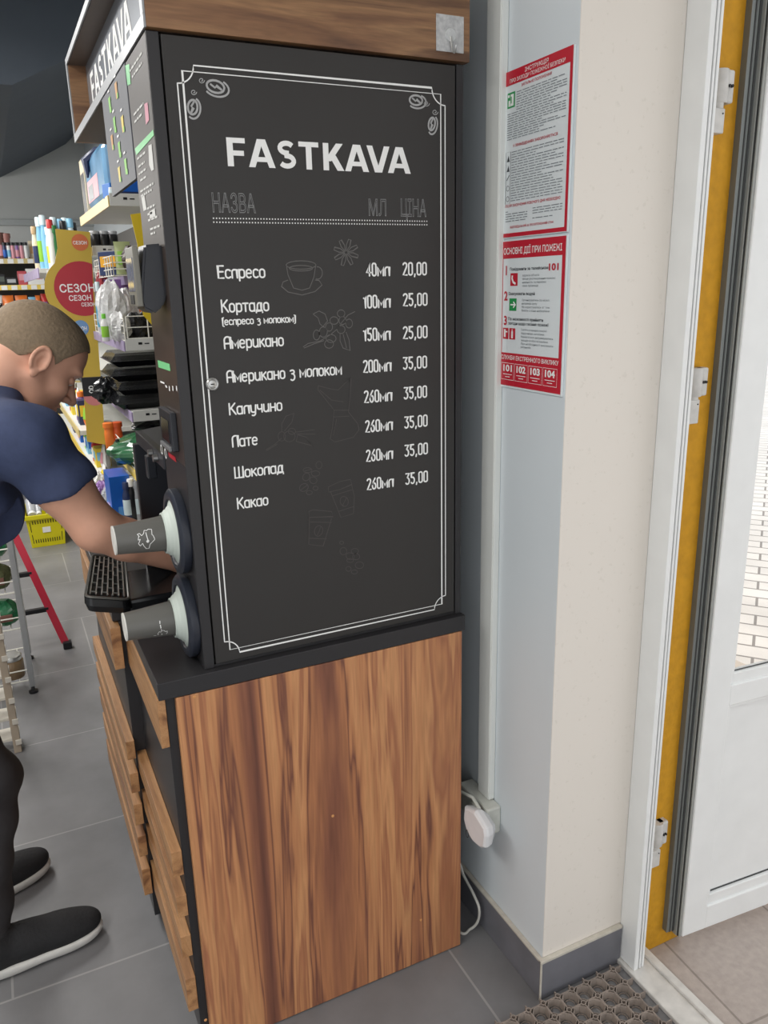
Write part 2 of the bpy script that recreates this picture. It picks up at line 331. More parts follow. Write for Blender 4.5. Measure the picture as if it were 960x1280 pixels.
# bold geometric capitals: convex pieces and curved strokes, 1 = capital height, stem 0.2
def _bar(x0, y0, x1, y1, w): return [(x0-w/2, y0), (x0+w/2, y0), (x1+w/2, y1), (x1-w/2, y1)]
def _bx(x0, x1, y0, y1): return [(x0, y0), (x1, y0), (x1, y1), (x0, y1)]
BOLD = {'F': (0.60, [_bx(0, 0.2, 0, 1), _bx(0.2, 0.60, 0.82, 1), _bx(0.2, 0.55, 0.38, 0.56)], None),
        'A': (0.90, [_bar(0.11, 0, 0.42, 1, 0.215), _bar(0.79, 0, 0.48, 1, 0.215), _bx(0.22, 0.68, 0.20, 0.37)], None),
        'S': (0.66, [], _a(0.33, 0.735, 0.225, 0.175, 30, 270, 12)+_a(0.33, 0.275, 0.235, 0.185, 90, -150, 12)),
        'T': (0.70, [_bx(0, 0.70, 0.82, 1), _bx(0.25, 0.45, 0, 0.82)], None),
        'K': (0.76, [_bx(0, 0.2, 0, 1), _bar(0.16, 0.34, 0.60, 1, 0.25), _bar(0.63, 0, 0.33, 0.56, 0.25)], None),
        'V': (0.88, [_bar(0.41, 0, 0.11, 1, 0.215), _bar(0.47, 0, 0.77, 1, 0.215)], None)}
KERN = {'FA': 0.09, 'AS': 0.07, 'ST': 0.09, 'TK': 0.16, 'KA': 0.02, 'AV': -0.08, 'VA': -0.08}
def bold_text(mb, body, P, U, V, N, width, cap, eps=0.0006):
    P, U, V, N = [np.array(a, float) for a in (P, U, V, N)]
    adv = sum(BOLD[c][0] for c in body)+sum(KERN[a+b] for a, b in zip(body, body[1:])); sx = width/adv; x = 0.0
    for k, c in enumerate(body):
        w_, polys, cur = BOLD[c]
        for j, s in enumerate(polys): mb.add([P+U*((x+a)*sx)+V*(b*cap)+N*(eps+0.00006*j) for a, b in s], [tuple(range(len(s)))])
        if cur: ribbon(mb, [P+U*((x+a)*sx)+V*(b*cap)+N*eps for a, b in cur], 0.185*cap, N)
        x += w_+(KERN[body[k:k+2]] if k+1 < len(body) else 0)
# ================================================================== THE SETTING
W, YC, HB, X1, DD, ZL, ZT = 0.7406, -0.2266, 0.1117, 0.9773, 0.6463, 0.8838, 2.0413
struct(MB().box(-4, X1+0.02, -3.2, 6.7, -0.1, 0.0).build('floor', FLOOR))
struct(MB().box(-4, X1+0.3, -3.2, 6.7, 3.0, 3.1).build('ceiling', mat('ceiling_paint', (214, 214, 212), 0.8, 0, 0.02, 5)))
struct(MB().box(-4.1, -4.0, -3.2, 6.7, 0, 3.0).build('wall_left', BACKW))
struct(MB().box(-4, X1+0.3, 6.5, 6.6, 0, 3.0).build('wall_back', BACKW))
# right-hand wall: a recess behind the kiosk, then the pillar corner towards the door
struct(MB().box(W, X1+0.17, YC+0.0, 6.5, 0, 3.0).build('wall_right', [WALLG]))
struct(MB().box(W+0.0005, X1, YC-0.0015, YC+0.02, 0, 3.0).build('wall_front', [WALLC]))
struct(MB().box(X1, X1+0.3, -3.2, -1.35, 0, 3.0).build('wall_entrance', [WALLC]))
struct(MB().box(X1, X1+0.3, -1.35, -0.2, 2.45, 3.0).build('wall_above', [WALLC]))
b = MB(); b.box(W-0.011, W-0.0005, YC-0.012, 6.5, 0.001, HB-0.006, 0.001); struct(b.build('baseboard_left', SKIRT))
b = MB(); b.box(W-0.0108, X1-0.004, YC-0.0125, YC-0.002, 0.001, HB-0.006, 0.001); struct(b.build('baseboard_front', SKIRT))
b = MB(); b.box(W-0.012, W-0.0005, YC-0.013, 1.5, HB-0.006, HB, 0.001); b.box(W-0.012, X1-0.004, YC-0.0135, YC-0.002, HB-0.006, HB+0.001, 0.001)
b.box(W-0.0135, W-0.0095, YC-0.0145, YC-0.0105, 0.001, HB, 0.0005); struct(b.build('trim_1', GROUT))
# dark sloping soffit over the far left
pts = [by(q[0], q[1], 6.44) for q in ((0, 222), (0, 222), (60, 192), (82, 180), (90, 172), (93, 163))]
pts[0] = np.array((-3.98, 6.44, pts[1][2]-0.02))
top = [np.array((pts[-1][0]+0.02, 6.44, 2.995)), np.array((pts[0][0], 6.44, 2.995))]
b = MB(); b.prism(pts+top, (0, -3.4, 0)); struct(b.build('trim_2', SOFF))
# duct line along the back wall
z = by(30, 279, 6.49)[2]; struct(MB().box(-4, 0.95, 6.46, 6.5, z-0.02, z+0.03, 0.004).build('trim_3', mat('duct_grey', (168, 172, 172), 0.6)))
# ---- entrance: jamb, threshold, porch, yellow reveal, open door
b = MB()
b.box(X1-0.001, X1+0.012, -0.285, YC-0.002, 0.012, 2.45, 0.0015)
b.box(X1+0.0155, X1+0.021, -0.2848, YC-0.002, 0.012, 2.45, 0.001)
b.box(X1+0.0245, X1+0.031, -0.2842, YC-0.002, 0.012, 2.45, 0.001)
struct(b.build('trim_4', PVC))
b = MB(); b.box(X1+0.010, X1+0.0285, -0.279, YC-0.002, 0.012, 2.449); struct(b.build('trim_5', mat('jamb_groove', (40, 37, 35), 0.7, 0, 0)))
b = MB(); b.box(X1-0.006, X1+0.024, -0.288, YC-0.003, 0.004, 0.014, 0.002); struct(b.build('trim_6', mat('stained_plastic', (214, 204, 186), 0.5, 0, 0.1, 30)))
b = MB(); b.box(X1-0.012, X1+0.052, -1.34, -0.236, 0.0, 0.014, 0.003); b.box(X1+0.052, X1+0.072, -1.34, -0.24, 0.0, 0.022, 0.002)
struct(b.build('trim_7', mat('threshold_white', (206, 203, 198), 0.45, 0, 0.14, 30)))
struct(MB().box(X1+0.020, 2.6, -3.2, 0.6, -0.12, -0.012).build('floor_porch', OUTT))
struct(MB().box(2.6, 40, -30, 40, -0.2, -0.02).build('ground', PAVE))
struct(MB().box(X1+0.0315, X1+0.20, -0.236, -0.18, -0.012, 2.6, 0.003).build('wall_reveal', YELW))
struct(MB().box(X1+0.172, X1+0.20, -0.18, 6.6, -0.02, 3.4).build('wall_outside', YELW))
# the door leaf: hinged at the jamb and swung out by about 85 degrees
HP = np.array((1.147, -0.272)); dv = np.array((math.cos(math.radians(-4.3)), math.sin(math.radians(-4.3)))); nv = np.array((dv[1], -dv[0]))   # nv points to the room side
if nv[1] > 0: nv = -nv
DR = Matrix(((dv[0], -nv[0], 0, HP[0]), (dv[1], -nv[1], 0, HP[1]), (0, 0, 1, 0), (0, 0, 0, 1)))   # local x along leaf, y away from the viewer, z up
def dbuild(mb, name, m, parent):
    mb.v = [tuple(DR @ Vector(v)) for v in mb.v]; return mb.build(name, m, parent)
LW, LH, Z0 = 0.86, 2.38, 0.028
door = dbuild(MB().box(0.05, LW-0.05, 0.03, 0.045, 0.12, LH-0.06), 'door_1', PVC, None); struct(door)
def dpl(px, py):          # a photo point on the leaf's face, in leaf coordinates
    d = _ray(px, py); n3 = np.array((nv[0], nv[1], 0)); P0 = np.array((HP[0], HP[1], 0)); p = CAM+d*(((P0-CAM)@n3)/(d@n3)); return ((p[:2]-HP)@dv, p[2])
xs_, zs_ = dpl(921, 841); GX, GZ = xs_, zs_
PX = dpl(891, 1126); PT = dpl(910, 889)[1]
GX2 = LW-GX
def frame(mb, x0, x1, z0, z1, wx0, wx1, wz0, wz1, y0, y1, b=0.003):
    mb.box(x0, x0+wx0, y0, y1, z0, z1, b); mb.box(x1-wx1, x1, y0, y1, z0, z1, b)
    mb.box(x0+wx0-0.002, x1-wx1+0.002, y0, y1, z0, z0+wz0, b); mb.box(x0+wx0-0.002, x1-wx1+0.002, y0, y1, z1-wz1, z1, b)
f = MB(); frame(f, 0, LW, Z0, LH, GX-0.012, GX-0.012, PX[1]-Z0-0.012, 0.09, 0.0, 0.05); f.box(GX-0.014, GX2+0.014, 0.0, 0.05, PT+0.012, GZ-0.03, 0.003)
dbuild(f, 'door_frame', PVC, door)
f = MB(); frame(f, GX-0.0135, GX2+0.0135, PX[1]-0.0135, PT+0.0135, 0.012, 0.012, 0.03, 0.012, 0.006, 0.03, 0.002)
frame(f, GX-0.0135, GX2+0.0135, GZ-0.032, LH-0.088, 0.013, 0.013, 0.028, 0.013, 0.006, 0.03, 0.002); dbuild(f, 'glazing_bead', PVC, door)
f = MB(); f.box(GX-0.005, GX2+0.005, 0.016, 0.028, PX[1]+0.005, PT-0.003); dbuild(f, 'lower_panel', PVC, door)
f = MB(); f.box(GX-0.001, GX2, 0.0145, 0.0165, PX[1]+0.0165, PX[1]+0.0205); f.box(GX-0.001, GX2, 0.0145, 0.0165, GZ-0.0055, GZ-0.0015); dbuild(f, 'gasket_line', PVCD, door)
f = MB(); f.box(GX-0.004, GX2+0.004, 0.02, 0.028, GZ-0.006, LH-0.095); gl = dbuild(f, 'glass_pane', GLASS, door)
door.data.clear_geometry(); bm_ = MB(); bm_.box(0.006, LW-0.006, 0.034, 0.05, Z0+0.004, PX[1]+0.004); bm_.v = [tuple(DR @ Vector(v)) for v in bm_.v]; door.data.from_pydata(bm_.v, [], bm_.f); door.data.materials.append(PVC)
# hinge-side edge of the leaf, stepped: the outer flange reaches further left
f = MB(); f.box(-0.0075, 0.0, 0.004, 0.05, Z0, LH, 0.001); f.box(-0.011, -0.008, 0.010, 0.05, Z0, LH, 0.001); dbuild(f, 'edge_profile', mat('shaded_edge_pvc', (150, 152, 148), 0.4, 0, 0.06, 30), door); f = MB(); f.box(-0.0085, -0.0072, 0.0065, 0.03, Z0+0.001, LH-0.001); dbuild(f, 'edge_line', PVCD, door)  # profile coloured grey for the shade on the side turned to the jamb
f = MB(); f.box(-0.036, -0.0005, 0.018, 0.05, Z0+0.012, LH); dbuild(f, 'edge_rebate', PVC_SHADE, door)
f = MB(); f.box(-0.040, -0.034, 0.036, 0.052, Z0+0.002, LH); f.box(-0.018, -0.014, 0.0165, 0.03, Z0+0.012, LH); f.box(-0.027, -0.0245, 0.0165, 0.03, Z0+0.012, LH); dbuild(f, 'edge_gasket', PVCD, door)
f = MB(); f.box(-0.046, -0.0395, 0.044, 0.054, Z0+0.002, LH, 0.001); dbuild(f, 'outer_flange', PVC, door)
HW = mat('hinge_white', (196, 194, 190), 0.4, 0, 0.12, 50)
for za, zb, zc, zd in ((2.012, 1.955, 1.945, 1.902), (1.468, 1.41, 1.404, 1.355), (0.386, 0.322, 0.315, 0.268)):
    h = MB(); h.lathe([(0.0, zb), (0.016, zb), (0.0175, zb+0.003), (0.0175, za-0.003), (0.016, za), (0.0, za)], (1.056, -0.242, 0), seg=16)
    h.box(1.056, 1.084, -0.2535, -0.232, zb, za, 0.004); hh = h.build('hinge', HW, door)
    h = MB()
    for dx in (0.011, 0.018): h.lathe([(0.0, -0.003), (0.0028, -0.003), (0.0028, 0.0012), (0, 0.0012)], (1.056+dx, -0.256, (za+zb)/2), axis='y', seg=10)
    h.build('screw_hole', SEAM, hh)
    h = MB(); h.box(1.035, 1.062, -0.257, -0.235, zd, zc, 0.002); h.lathe([(0, zc), (0.012, zc), (0.012, zb), (0, zb)], (1.052, -0.245, 0), seg=12); h.build('hinge_plate', HW, hh)
    h = MB(); h.lathe([(0.0, 0), (0.0016, 0), (0.0016, 0.001), (0, 0.001)], (1.056, -0.258, zc-0.009), axis='y', seg=8); h.build('screw_hole', SEAM, hh)
# ---- rubber ring mat
a, c, e = bz(781.5, 1227, 0.02), bz(764.5, 1236, 0.02), bz(797.5, 1243, 0.02)
PT_ = float(np.linalg.norm(a-c)); PT2 = float(np.linalg.norm(a-e)); PM = (PT_+PT2)/2
def rubber_mat():
    o = a; m = MB(); H2 = 0.020
    def ring(cx, cy, ro, ri, n, ph, z0=0.001, z1=H2):
        vs = []
        for (r, z_) in ((ro, z0), (ro, z1), (ri, z1), (ri, z0)):
            for k in range(n):
                t = 2*math.pi*(k+ph)/n; vs.append((cx+r*math.cos(t), cy+r*math.sin(t), z_))
        m.add(vs, [(i*n+k, i*n+(k+1) % n, ((i+1) % 4)*n+(k+1) % n, ((i+1) % 4)*n+k) for i in range(4) for k in range(n)])
    def bowl(cx, cy):
        vs = []
        for (r, z_) in ((PM*0.47, 0.002), (PM*0.508, H2-0.001), (PM*0.475, H2-0.001), (PM*0.40, 0.002)):
            for k in range(8):
                t = 2*math.pi*(k+0.5)/8; vs.append((cx+r*math.cos(t), cy+r*math.sin(t), z_))
        m.add(vs, [(i*8+k, i*8+(k+1) % 8, ((i+1) % 4)*8+(k+1) % 8, ((i+1) % 4)*8+k) for i in range(4) for k in range(8)])
    nx, ny = 9, 8; x_hi = X1-0.03
    i0 = int((x_hi-o[0])/PM)
    for i in range(-nx, i0+1):
        for j in range(-ny, 2):
            x, y = o[0]+i*PM, o[1]+j*PM
            if y > YC-0.025: continue
            ring(x, y, 0.0068, 0.0045, 12, 0)
            if i < i0 or True:
                m.box(x+0.006, min(x+PM-0.006, x_hi+0.008), y-0.0012, y+0.0012, 0.001, H2)
            if y+PM < YC-0.02 or True:
                m.box(x-0.0012, x+0.0012, y+0.006, min(y+PM-0.006, YC-0.022), 0.001, H2)
            cx, cy = x+PM/2, y+PM/2
            if cy+PM*0.45 < YC-0.012 and cx+PM*0.45 < x_hi+0.012: bowl(cx, cy); ring(cx, cy, PM*0.30, PM*0.27, 16, 0.5, 0.001, 0.004)
    return m
o = rubber_mat().build('rubber_mat', RUBBER); tag(o, 'brown rubber ring mat lying on the floor at the doorway', 'doormat')
# ================================================================== BASE CABINET
BAY = 1.10
base = thing('base_cabinet', 'walnut veneered cabinet with black body and slatted front under the black coffee machine', 'cabinet', (0.3, 0.55, 0))
b = MB(); b.box(-0.018, 0.635, 0.004, 0.42, 0.03, ZL, 0.001); b.box(-0.045, 0.635, 0.422, BAY, 0.03, ZL, 0.001); b.box(0.05, 0.6, 0.03, 1.07, 0.0, 0.03); b.build('body', BLACK, base)
b = MB(); b.box(0.0, DD, -0.012, 0.0035, 0.003, ZL-0.0015, 0.0008); sp = b.build('side_panel', WOOD_V, base)
for (px, py) in ((243, 871), (257, 1275), (526, 1150), (416, 1020)):
    b = MB(); p = by(px, py, -0.012); b.lathe([(0, 0), (0.0035, 0), (0.003, -0.0012), (0, -0.0014)], (p[0], -0.012, p[2]), axis='y', seg=10)
    b.build('screw_cap', mat('cap_tan', (206, 148, 92), 0.5), sp)
for z0, z1 in ((0.773, 0.880), (0.471, 0.531), (0.368, 0.421), (0.263, 0.318), (0.117, 0.205)):
    MB().box(-0.040 if z0 < 0.7 else -0.034, -0.0185, 0.001, 0.44, z0, z1, 0.001).build('slat', WOOD_Y, base)
for z0, z1 in ((0.772, 0.880), (0.525, 0.575), (0.43, 0.485), (0.335, 0.395), (0.24, 0.3), (0.12, 0.2)):
    MB().box(-0.066 if z0 < 0.7 else -0.068, -0.0455, 0.40, BAY, z0, z1, 0.001).build('slat', WOOD_Y, base)
wt = MB(); wt.box(-0.032, 0.655, -0.0125, 0.43, ZL, 0.92, 0.0012); wt.box(-0.058, 0.655, 0.43, BAY+0.003, ZL, 0.92, 0.0012)
o = wt.build('worktop', BLACK); tag(o, 'black laminate worktop between the coffee machine and the walnut cabinet', 'worktop')
p = bx(130, 808, -0.067)
# ================================================================== COFFEE MACHINE
XF, ZB = 0.0647, 0.9205
mach = thing('coffee_machine', 'tall black coffee vending machine with white price menu on its side', 'coffee machine', (0.3, 0.4, ZB))
b = MB(); b.box(XF, 0.651, 0.016, 0.207, ZB, ZT, 0.001); b.box(0.33, 0.651, 0.2, BAY-0.02, ZB, ZT, 0.002); b.build('cabinet_body', SEAM, mach)
b = MB(); b.box(XF-0.001, 0.0835, 0.003, 0.022, ZB, ZT, 0.001); b.box(0.637, 0.652, 0.003, 0.022, ZB, ZT, 0.001); b.box(0.084, 0.637, 0.006, 0.022, ZB, ZB+0.006, 0.0005); b.build('side_frame', BLACK, mach)
md = MB().box(0.0868, 0.6335, 0.002, 0.0155, 0.9285, ZT-0.003, 0.001).build('menu_door', PANEL, mach)
PY = 0.0019; U, V, N = (1, 0, 0), (0, 0, 1), (0, -1, 0)
def pp(px, py): return by(px, py, PY-0.0005)
def line(mb, body, l, r, cap, offset=0.008, outline=0.0, mi=0):
    A, B = pp(*l), pp(*r); zc = (A[2]+B[2])/2
    put_text(mb, body, (A[0], PY, zc), U, V, N, B[0]-A[0], cap, offset, outline, mi=mi)
m = MB(); A, B = pp(284.5, 208), pp(284, 172); cA, cB = pp(285.0, 208), pp(513.5, 217); bold_text(m, 'FASTKAVA', (cA[0], PY, (cA[2]+cB[2])/2), U, V, N, cB[0]-cA[0], B[2]-A[2]); m.build('heading_lettering', WHITE_INK, md)
for t, l, r, c in (('НАЗВА', (266, 265), (320, 266), 0.029), ('МЛ', (461, 269), (483, 270), 0.027), ('ЦІНА', (501, 270), (533, 271), 0.029)):
    m = MB(); line(m, t, l, r, c, 0.0, 0.02); m.build('column_lettering', ORN, md)
rows = [('Еспресо', (272.4, 347), (331.8, 347.3), '40мл', (458, 344), (487.4, 345), '20,00', (503.6, 343), (533.7, 344)),
        ('Кортадо', (277, 389.8), (336.6, 388.5), '100мл', (454.6, 384.6), (488, 384), '25,00', (504, 382), (534.5, 381.5)),
        ('Американо', (280.4, 435.5), (354.8, 432), '150мл', (454.6, 426), (488, 424), '25,00', (504, 423), (534.5, 422)),
        ('Американо з молоком', (283.7, 477), (427.4, 468.5), '200мл', (454.4, 465.7), (489, 463), '35,00', (504, 461.6), (534, 459)),
        ('Капучино', (286.7, 518), (353, 513), '260мл', (455.5, 503), (490, 500.6), '35,00', (505, 498.7), (534, 496)),
        ('Лате', (290.5, 558), (322.4, 556), '260мл', (457, 540), (490.7, 537), '35,00', (505.7, 534.7), (534.6, 532.5)),
        ('Шоколад', (293.4, 596.3), (354.5, 591.5), '260мл', (458, 576.7), (491, 573), '35,00', (506, 570), (535, 567)),
        ('Какао', (296.9, 635), (335.5, 631.5), '260мл', (459, 612), (491.8, 608), '35,00', (507, 605), (535, 602))]
def put_line(nm, body, l, r, cap, off):
    m = MB(); A, B = pp(*l), pp(*r); stroke_text(m, body, (A[0], PY, (A[2]+B[2])/2), U, V, N, B[0]-A[0], cap, 0.145 if cap > 0.0125 else 0.17); m.build(nm, WHITE_INK, md)
for nm, l, r, ml, l2, r2, pr, l3, r3 in rows:
    put_line('drink_lettering', nm, l, r, 0.0205, 0); put_line('volume_lettering', ml, l2, r2, 0.0225, 0); put_line('price_lettering', pr, l3, r3, 0.0225, 0)
put_line('note_lettering', '(еспресо з молоком)', (278, 406), (370, 402.5), 0.0122, 0)
# dotted double rule
m = MB(); A, B = pp(267, 274.5), pp(533.5, 279.5); zc = (A[2]+B[2])/2; nd = 80
for k in range(nd):
    for dz in (0.0032, -0.0032):
        x = A[0]+(B[0]-A[0])*k/(nd-1); m.add([(x-0.0011, PY-0.0006, zc+dz-0.0011), (x+0.0011, PY-0.0006, zc+dz-0.0011), (x+0.0011, PY-0.0006, zc+dz+0.0011), (x-0.0011, PY-0.0006, zc+dz+0.0011)], [(0, 1, 2, 3)])
m.build('dotted_rule', WHITE_INK, md)
# border: a square-cornered rule inside one with scooped corners
m = MB(); x0, x1, z0, z1 = 0.1165, 0.6015, 0.953, 1.987; g, q = 0.0095, 0.019; y = PY-0.0006
ribbon(m, [(x0, y, z0), (x1, y, z0), (x1, y, z1), (x0, y, z1)], 0.0022, N, closed=True)
pts = []
for (cx, cz, a0) in ((x1, z1, 270), (x0, z1, 0), (x0, z0, 90), (x1, z0, 180)):
    sx = 1 if cx == x1 else -1; sz = 1 if cz == z1 else -1
    cor = [(cx+sx*g, cz-sz*q), (cx+sx*g*0.2, cz-sz*q)]+[(cx+sx*g*0.2-sx*(q+g*0.2)*(1-math.cos(t)), cz-sz*q+sz*(q+g*0.2)*math.sin(t)) for t in [math.pi/2*k/8 for k in range(1, 9)]]
    cor = [(cx+sx*g, cz-sz*q)]+[(cx+sx*(g-(g+q)*math.sin(t)), cz+sz*(g-(g+q)*math.cos(t))) for t in [math.pi/2*k/8 for k in range(0, 9)]]
    # scooped quarter circle centred on the outer corner
    if (sx, sz) in ((1, 1), (-1, -1)): cor = [(cx+sx*g, cz-sz*q)]+[(cx+sx*(g-(g+q)*math.sin(t)), cz+sz*(g-(g+q)*math.cos(t))) for t in [math.pi/2*k/8 for k in range(0, 9)]]
    else: cor = cor[::-1]
    pts += cor
# order: right-top, left-top, left-bottom, right-bottom
ribbon(m, [(x_, y, z_) for x_, z_ in pts], 0.0022, N, closed=True)
m.build('border_rule', WHITE_INK, md)
# faint chalk drawings; outlines are taken in the door's own plane
DN = [None]
def draw(mb, crop, sc, lines, wd=0.0014):
    if DN[0]:
        mb = MB()
    for ln in lines:
        ribbon(mb, [pp(crop[0]+a/sc, crop[1]+b_/sc)-np.array((0, 0.0003, 0)) for a, b_ in ln], wd, N)
    if DN[0]: mb.build(DN[0][0], DN[0][1], md)
DN[0] = ('chalk_drawing', FAINT)
draw(m, (340, 290), 8, [arc(290, 330, 150, 42), arc(290, 362, 118, 28), [(145, 345), (160, 430), (215, 560), (300, 582), (375, 560), (418, 450), (435, 345)], arc(455, 410, 48, 62, -100, 110), [(160, 480), (110, 500), (95, 545), (160, 600), (300, 630), (430, 595), (500, 530), (470, 485), (430, 480)]])
draw(m, (340, 290), 8, [[(740+12*math.cos(t), 205+12*math.sin(t)), (740+70*math.cos(t-0.26), 205+75*math.sin(t-0.26)), (740+125*math.cos(t-0.1), 205+135*math.sin(t-0.1)), (740+125*math.cos(t+0.1), 205+135*math.sin(t+0.1)), (740+70*math.cos(t+0.26), 205+75*math.sin(t+0.26)), (740+12*math.cos(t), 205+12*math.sin(t))] for t in [math.pi/4*k+0.3 for k in range(8)]], 0.0016)
draw(m, (340, 290), 8, [arc(445, 1030, 33, 50), arc(512, 1000, 40, 52), arc(570, 950, 35, 42), arc(620, 885, 42, 38), arc(690, 815, 38, 36), arc(705, 885, 36, 40), arc(770, 915, 34, 45), arc(690, 975, 40, 40), arc(590, 1065, 50, 40), arc(570, 1120, 45, 42), [(310, 1150), (360, 1115), (480, 1090), (580, 1030), (640, 980), (700, 900), (760, 830), (830, 795)], [(320, 1160), (420, 1118), (520, 1085)], [(410, 820), (470, 790), (530, 820), (555, 890), (510, 945), (480, 920), (460, 860), (410, 820)], [(680, 1020), (680, 1090), (710, 1160), (780, 1185), (770, 1080), (740, 1000)], [(710, 1020), (745, 1160)]])
DN[0] = ('faint_chalk_drawing', FAINTER)
S = 4.74
draw(m, (330, 460), S, [[(320, 105), (400, 125), (440, 130), (480, 90), (515, 60), (510, 160), (500, 260), (555, 330), (563, 365), (530, 410), (420, 438), (392, 420), (405, 350), (415, 250), (360, 180), (320, 130), (320, 105)], [(330, 130), (400, 190), (470, 200)], [(410, 250), (500, 250)], [(412, 290), (505, 285)], [(410, 400), (430, 300)]])
draw(m, (330, 460), S, [[(10, 485), (60, 455), (105, 415)], [(15, 490), (80, 450)], [(105, 380), (105, 330), (130, 285), (178, 268), (165, 320), (120, 375)], arc(150, 405, 34, 32), arc(105, 405, 22, 28), arc(165, 375, 22, 18), [(185, 380), (300, 365)], [(190, 390), (305, 392)], [(190, 435), (200, 395), (250, 410), (285, 460), (190, 435)]])
draw(m, (330, 460), S, [arc(258, 605, 26, 15), arc(305, 625, 25, 16), arc(250, 645, 20, 24, rot=30), arc(292, 665, 22, 20, rot=20), arc(236, 708, 27, 22, rot=-30), arc(325, 575, 18, 22), arc(268, 738, 18, 12), arc(305, 712, 15, 12), [(240, 610), (280, 600)], [(218, 722), (255, 695)]])
draw(m, (330, 460), S, [[(380, 705), (450, 672), (512, 660), (520, 690), (450, 720), (383, 735), (380, 705)], [(395, 735), (455, 885), (530, 862), (535, 760), (520, 695)], [(405, 757), (525, 720)], [(440, 850), (532, 820)], arc(475, 790, 24, 30, rot=-15), [(465, 815), (478, 790), (488, 768)]])
draw(m, (330, 460), S, [[(265, 850), (290, 840), (400, 850), (410, 880), (268, 885), (265, 850)], [(268, 885), (265, 1045), (350, 1055), (400, 890)], [(268, 912), (402, 915)], [(265, 1008), (372, 1012)], arc(323, 965, 24, 32, rot=15), [(315, 990), (328, 965), (335, 940)]])
draw(m, (330, 460), S, [arc(538, 1085, 22, 16), arc(510, 1115, 25, 20, rot=20), arc(545, 1118, 22, 18), arc(510, 1140, 20, 12), arc(565, 1168, 25, 20), arc(470, 1085, 20, 22), arc(500, 1190, 16, 14), arc(535, 1208, 18, 12), arc(460, 1035, 12, 10)])
DN[0] = None
for cr, beans in (((200, 60), [(175, 122, 34, 22, 20), ]), ((200, 60), [(103, 187, 18, 27, 0)]), ((200, 60), [(808, 165, 24, 18, 10)]), ((200, 60), [(858, 240, 12, 24, 8)])):
    m = MB(); cx, cy, ra, rb, ro = beans[0]; k = 2.526
    big = ra if ra > rb else rb
    draw(m, cr, k, [arc(cx, cy, ra*0.85, rb*0.85, 0, 360, 18, ro)], 0.0034)
    draw(m, cr, k, [arc(cx+3, cy+4, ra*1.2, rb*1.2, -70, 130, 14, ro)], 0.003)
    draw(m, cr, k, [[(cx-ra*0.5, cy-rb*0.4), (cx-ra*0.05, cy+rb*0.15), (cx+ra*0.1, cy-rb*0.1), (cx+ra*0.6, cy+rb*0.5)] if ra > rb else [(cx+ra*0.3, cy-rb*0.7), (cx-ra*0.25, cy-rb*0.1), (cx+ra*0.1, cy+rb*0.1), (cx-ra*0.3, cy+rb*0.7)]], 0.003)
    dx, dy = {0: (-44, -20), 1: (3, -48), 2: (33, 10), 3: (10, -38)}[[175, 103, 808, 858].index(cx)]
    draw(m, cr, k, [[(cx+dx+r_*math.cos(t), cy+dy+r_*math.sin(t)) for r_, t in [(10-8*i/14, i*0.6) for i in range(15)]]], 0.0012)
    m.build('bean_ornament', ORN, md)
p = by(265, 480, 0.0); m = MB(); m.lathe([(0, 0.004), (0.0115, 0.004), (0.0115, -0.004), (0.0095, -0.0055), (0.008, -0.005), (0.008, -0.0035), (0.006, -0.0045), (0, -0.0045)], (p[0], 0, p[2]), axis='y', seg=24); lk = m.build('lock', STEEL, md)
MB().box(p[0]-0.0035, p[0]+0.0035, -0.0053, -0.0043, p[2]-0.001, p[2]+0.001, 0.0003).build('keyhole', SEAM, lk)
# ---- front column
XP = XF-0.0015
b = MB(); b.box(XP, XF+0.002, 0.006, 0.205, 1.715, 2.040, 0.0005); ip = b.build('info_poster', mat('poster_brown', (80, 75, 71), 0.5, 0, 0.03, spec=0.25), mach)
def fq(mb, pxs, mi=0, e=0.0008):   # a flat mark on the front, from its photo corners
    mb.add([bx(a, b_, XP)-np.array((e, 0, 0)) for a, b_ in pxs], [tuple(range(len(pxs)))], mi)
m = MB(); fq(m, [(169, 186), (192, 162), (193, 169), (171, 194)]); m.build('green_band', mat('poster_green', (92, 190, 112), 0.4), ip); m = MB(); fq(m, [(157, 82), (162, 80), (164, 105), (160, 107)]); m.build('green_band', mat('poster_green', (92, 190, 112), 0.4), ip)
m = MB()
rnd = random.Random(3)
def dashrow(y0, y1, zc, h):
    A = y0; m = MB()
    while A > y1:
        L_ = min(rnd.uniform(0.012, 0.03), A-y1); m.add([(XP-0.0008, A, zc-h), (XP-0.0008, A-L_, zc-h), (XP-0.0008, A-L_, zc+h), (XP-0.0008, A, zc+h)], [(0, 1, 2, 3)]); A -= L_+0.006
    m.build('poster_lettering', mat('poster_print', (206, 206, 202), 0.6, 0, 0.05), ip)
for zc, y0, y1 in ((2.018, 0.17, 0.04), (2.005, 0.15, 0.05), (1.948, 0.17, 0.07), (1.936, 0.17, 0.09), (1.876, 0.18, 0.09), (1.862, 0.175, 0.11), (1.85, 0.18, 0.10), (1.838, 0.17, 0.11), (1.82, 0.18, 0.05), (1.812, 0.18, 0.07), (1.786, 0.13, 0.05), (1.776, 0.13, 0.08), (1.766, 0.13, 0.04), (1.75, 0.12, 0.03), (1.742, 0.12, 0.07)): dashrow(y0, y1, zc, 0.0018)
m = MB(); fq(m, [(186, 182), (190, 180), (193, 212), (190, 214), (187, 206)]); m.build('pictogram', MATS['poster_print'], ip); m = MB(); fq(m, [(177, 246), (181, 244), (184, 262), (180, 264)]); m.build('pictogram', MATS['poster_print'], ip); m = MB(); fq(m, [(187, 265), (194, 260), (195, 270), (188, 274)]); m.build('pictogram', MATS['poster_print'], ip)
m = MB(); fq(m, [(181, 130), (185, 128), (187, 150), (183, 156)]); m.build('pink_picture', mat('poster_pink', (196, 120, 140), 0.4), ip)
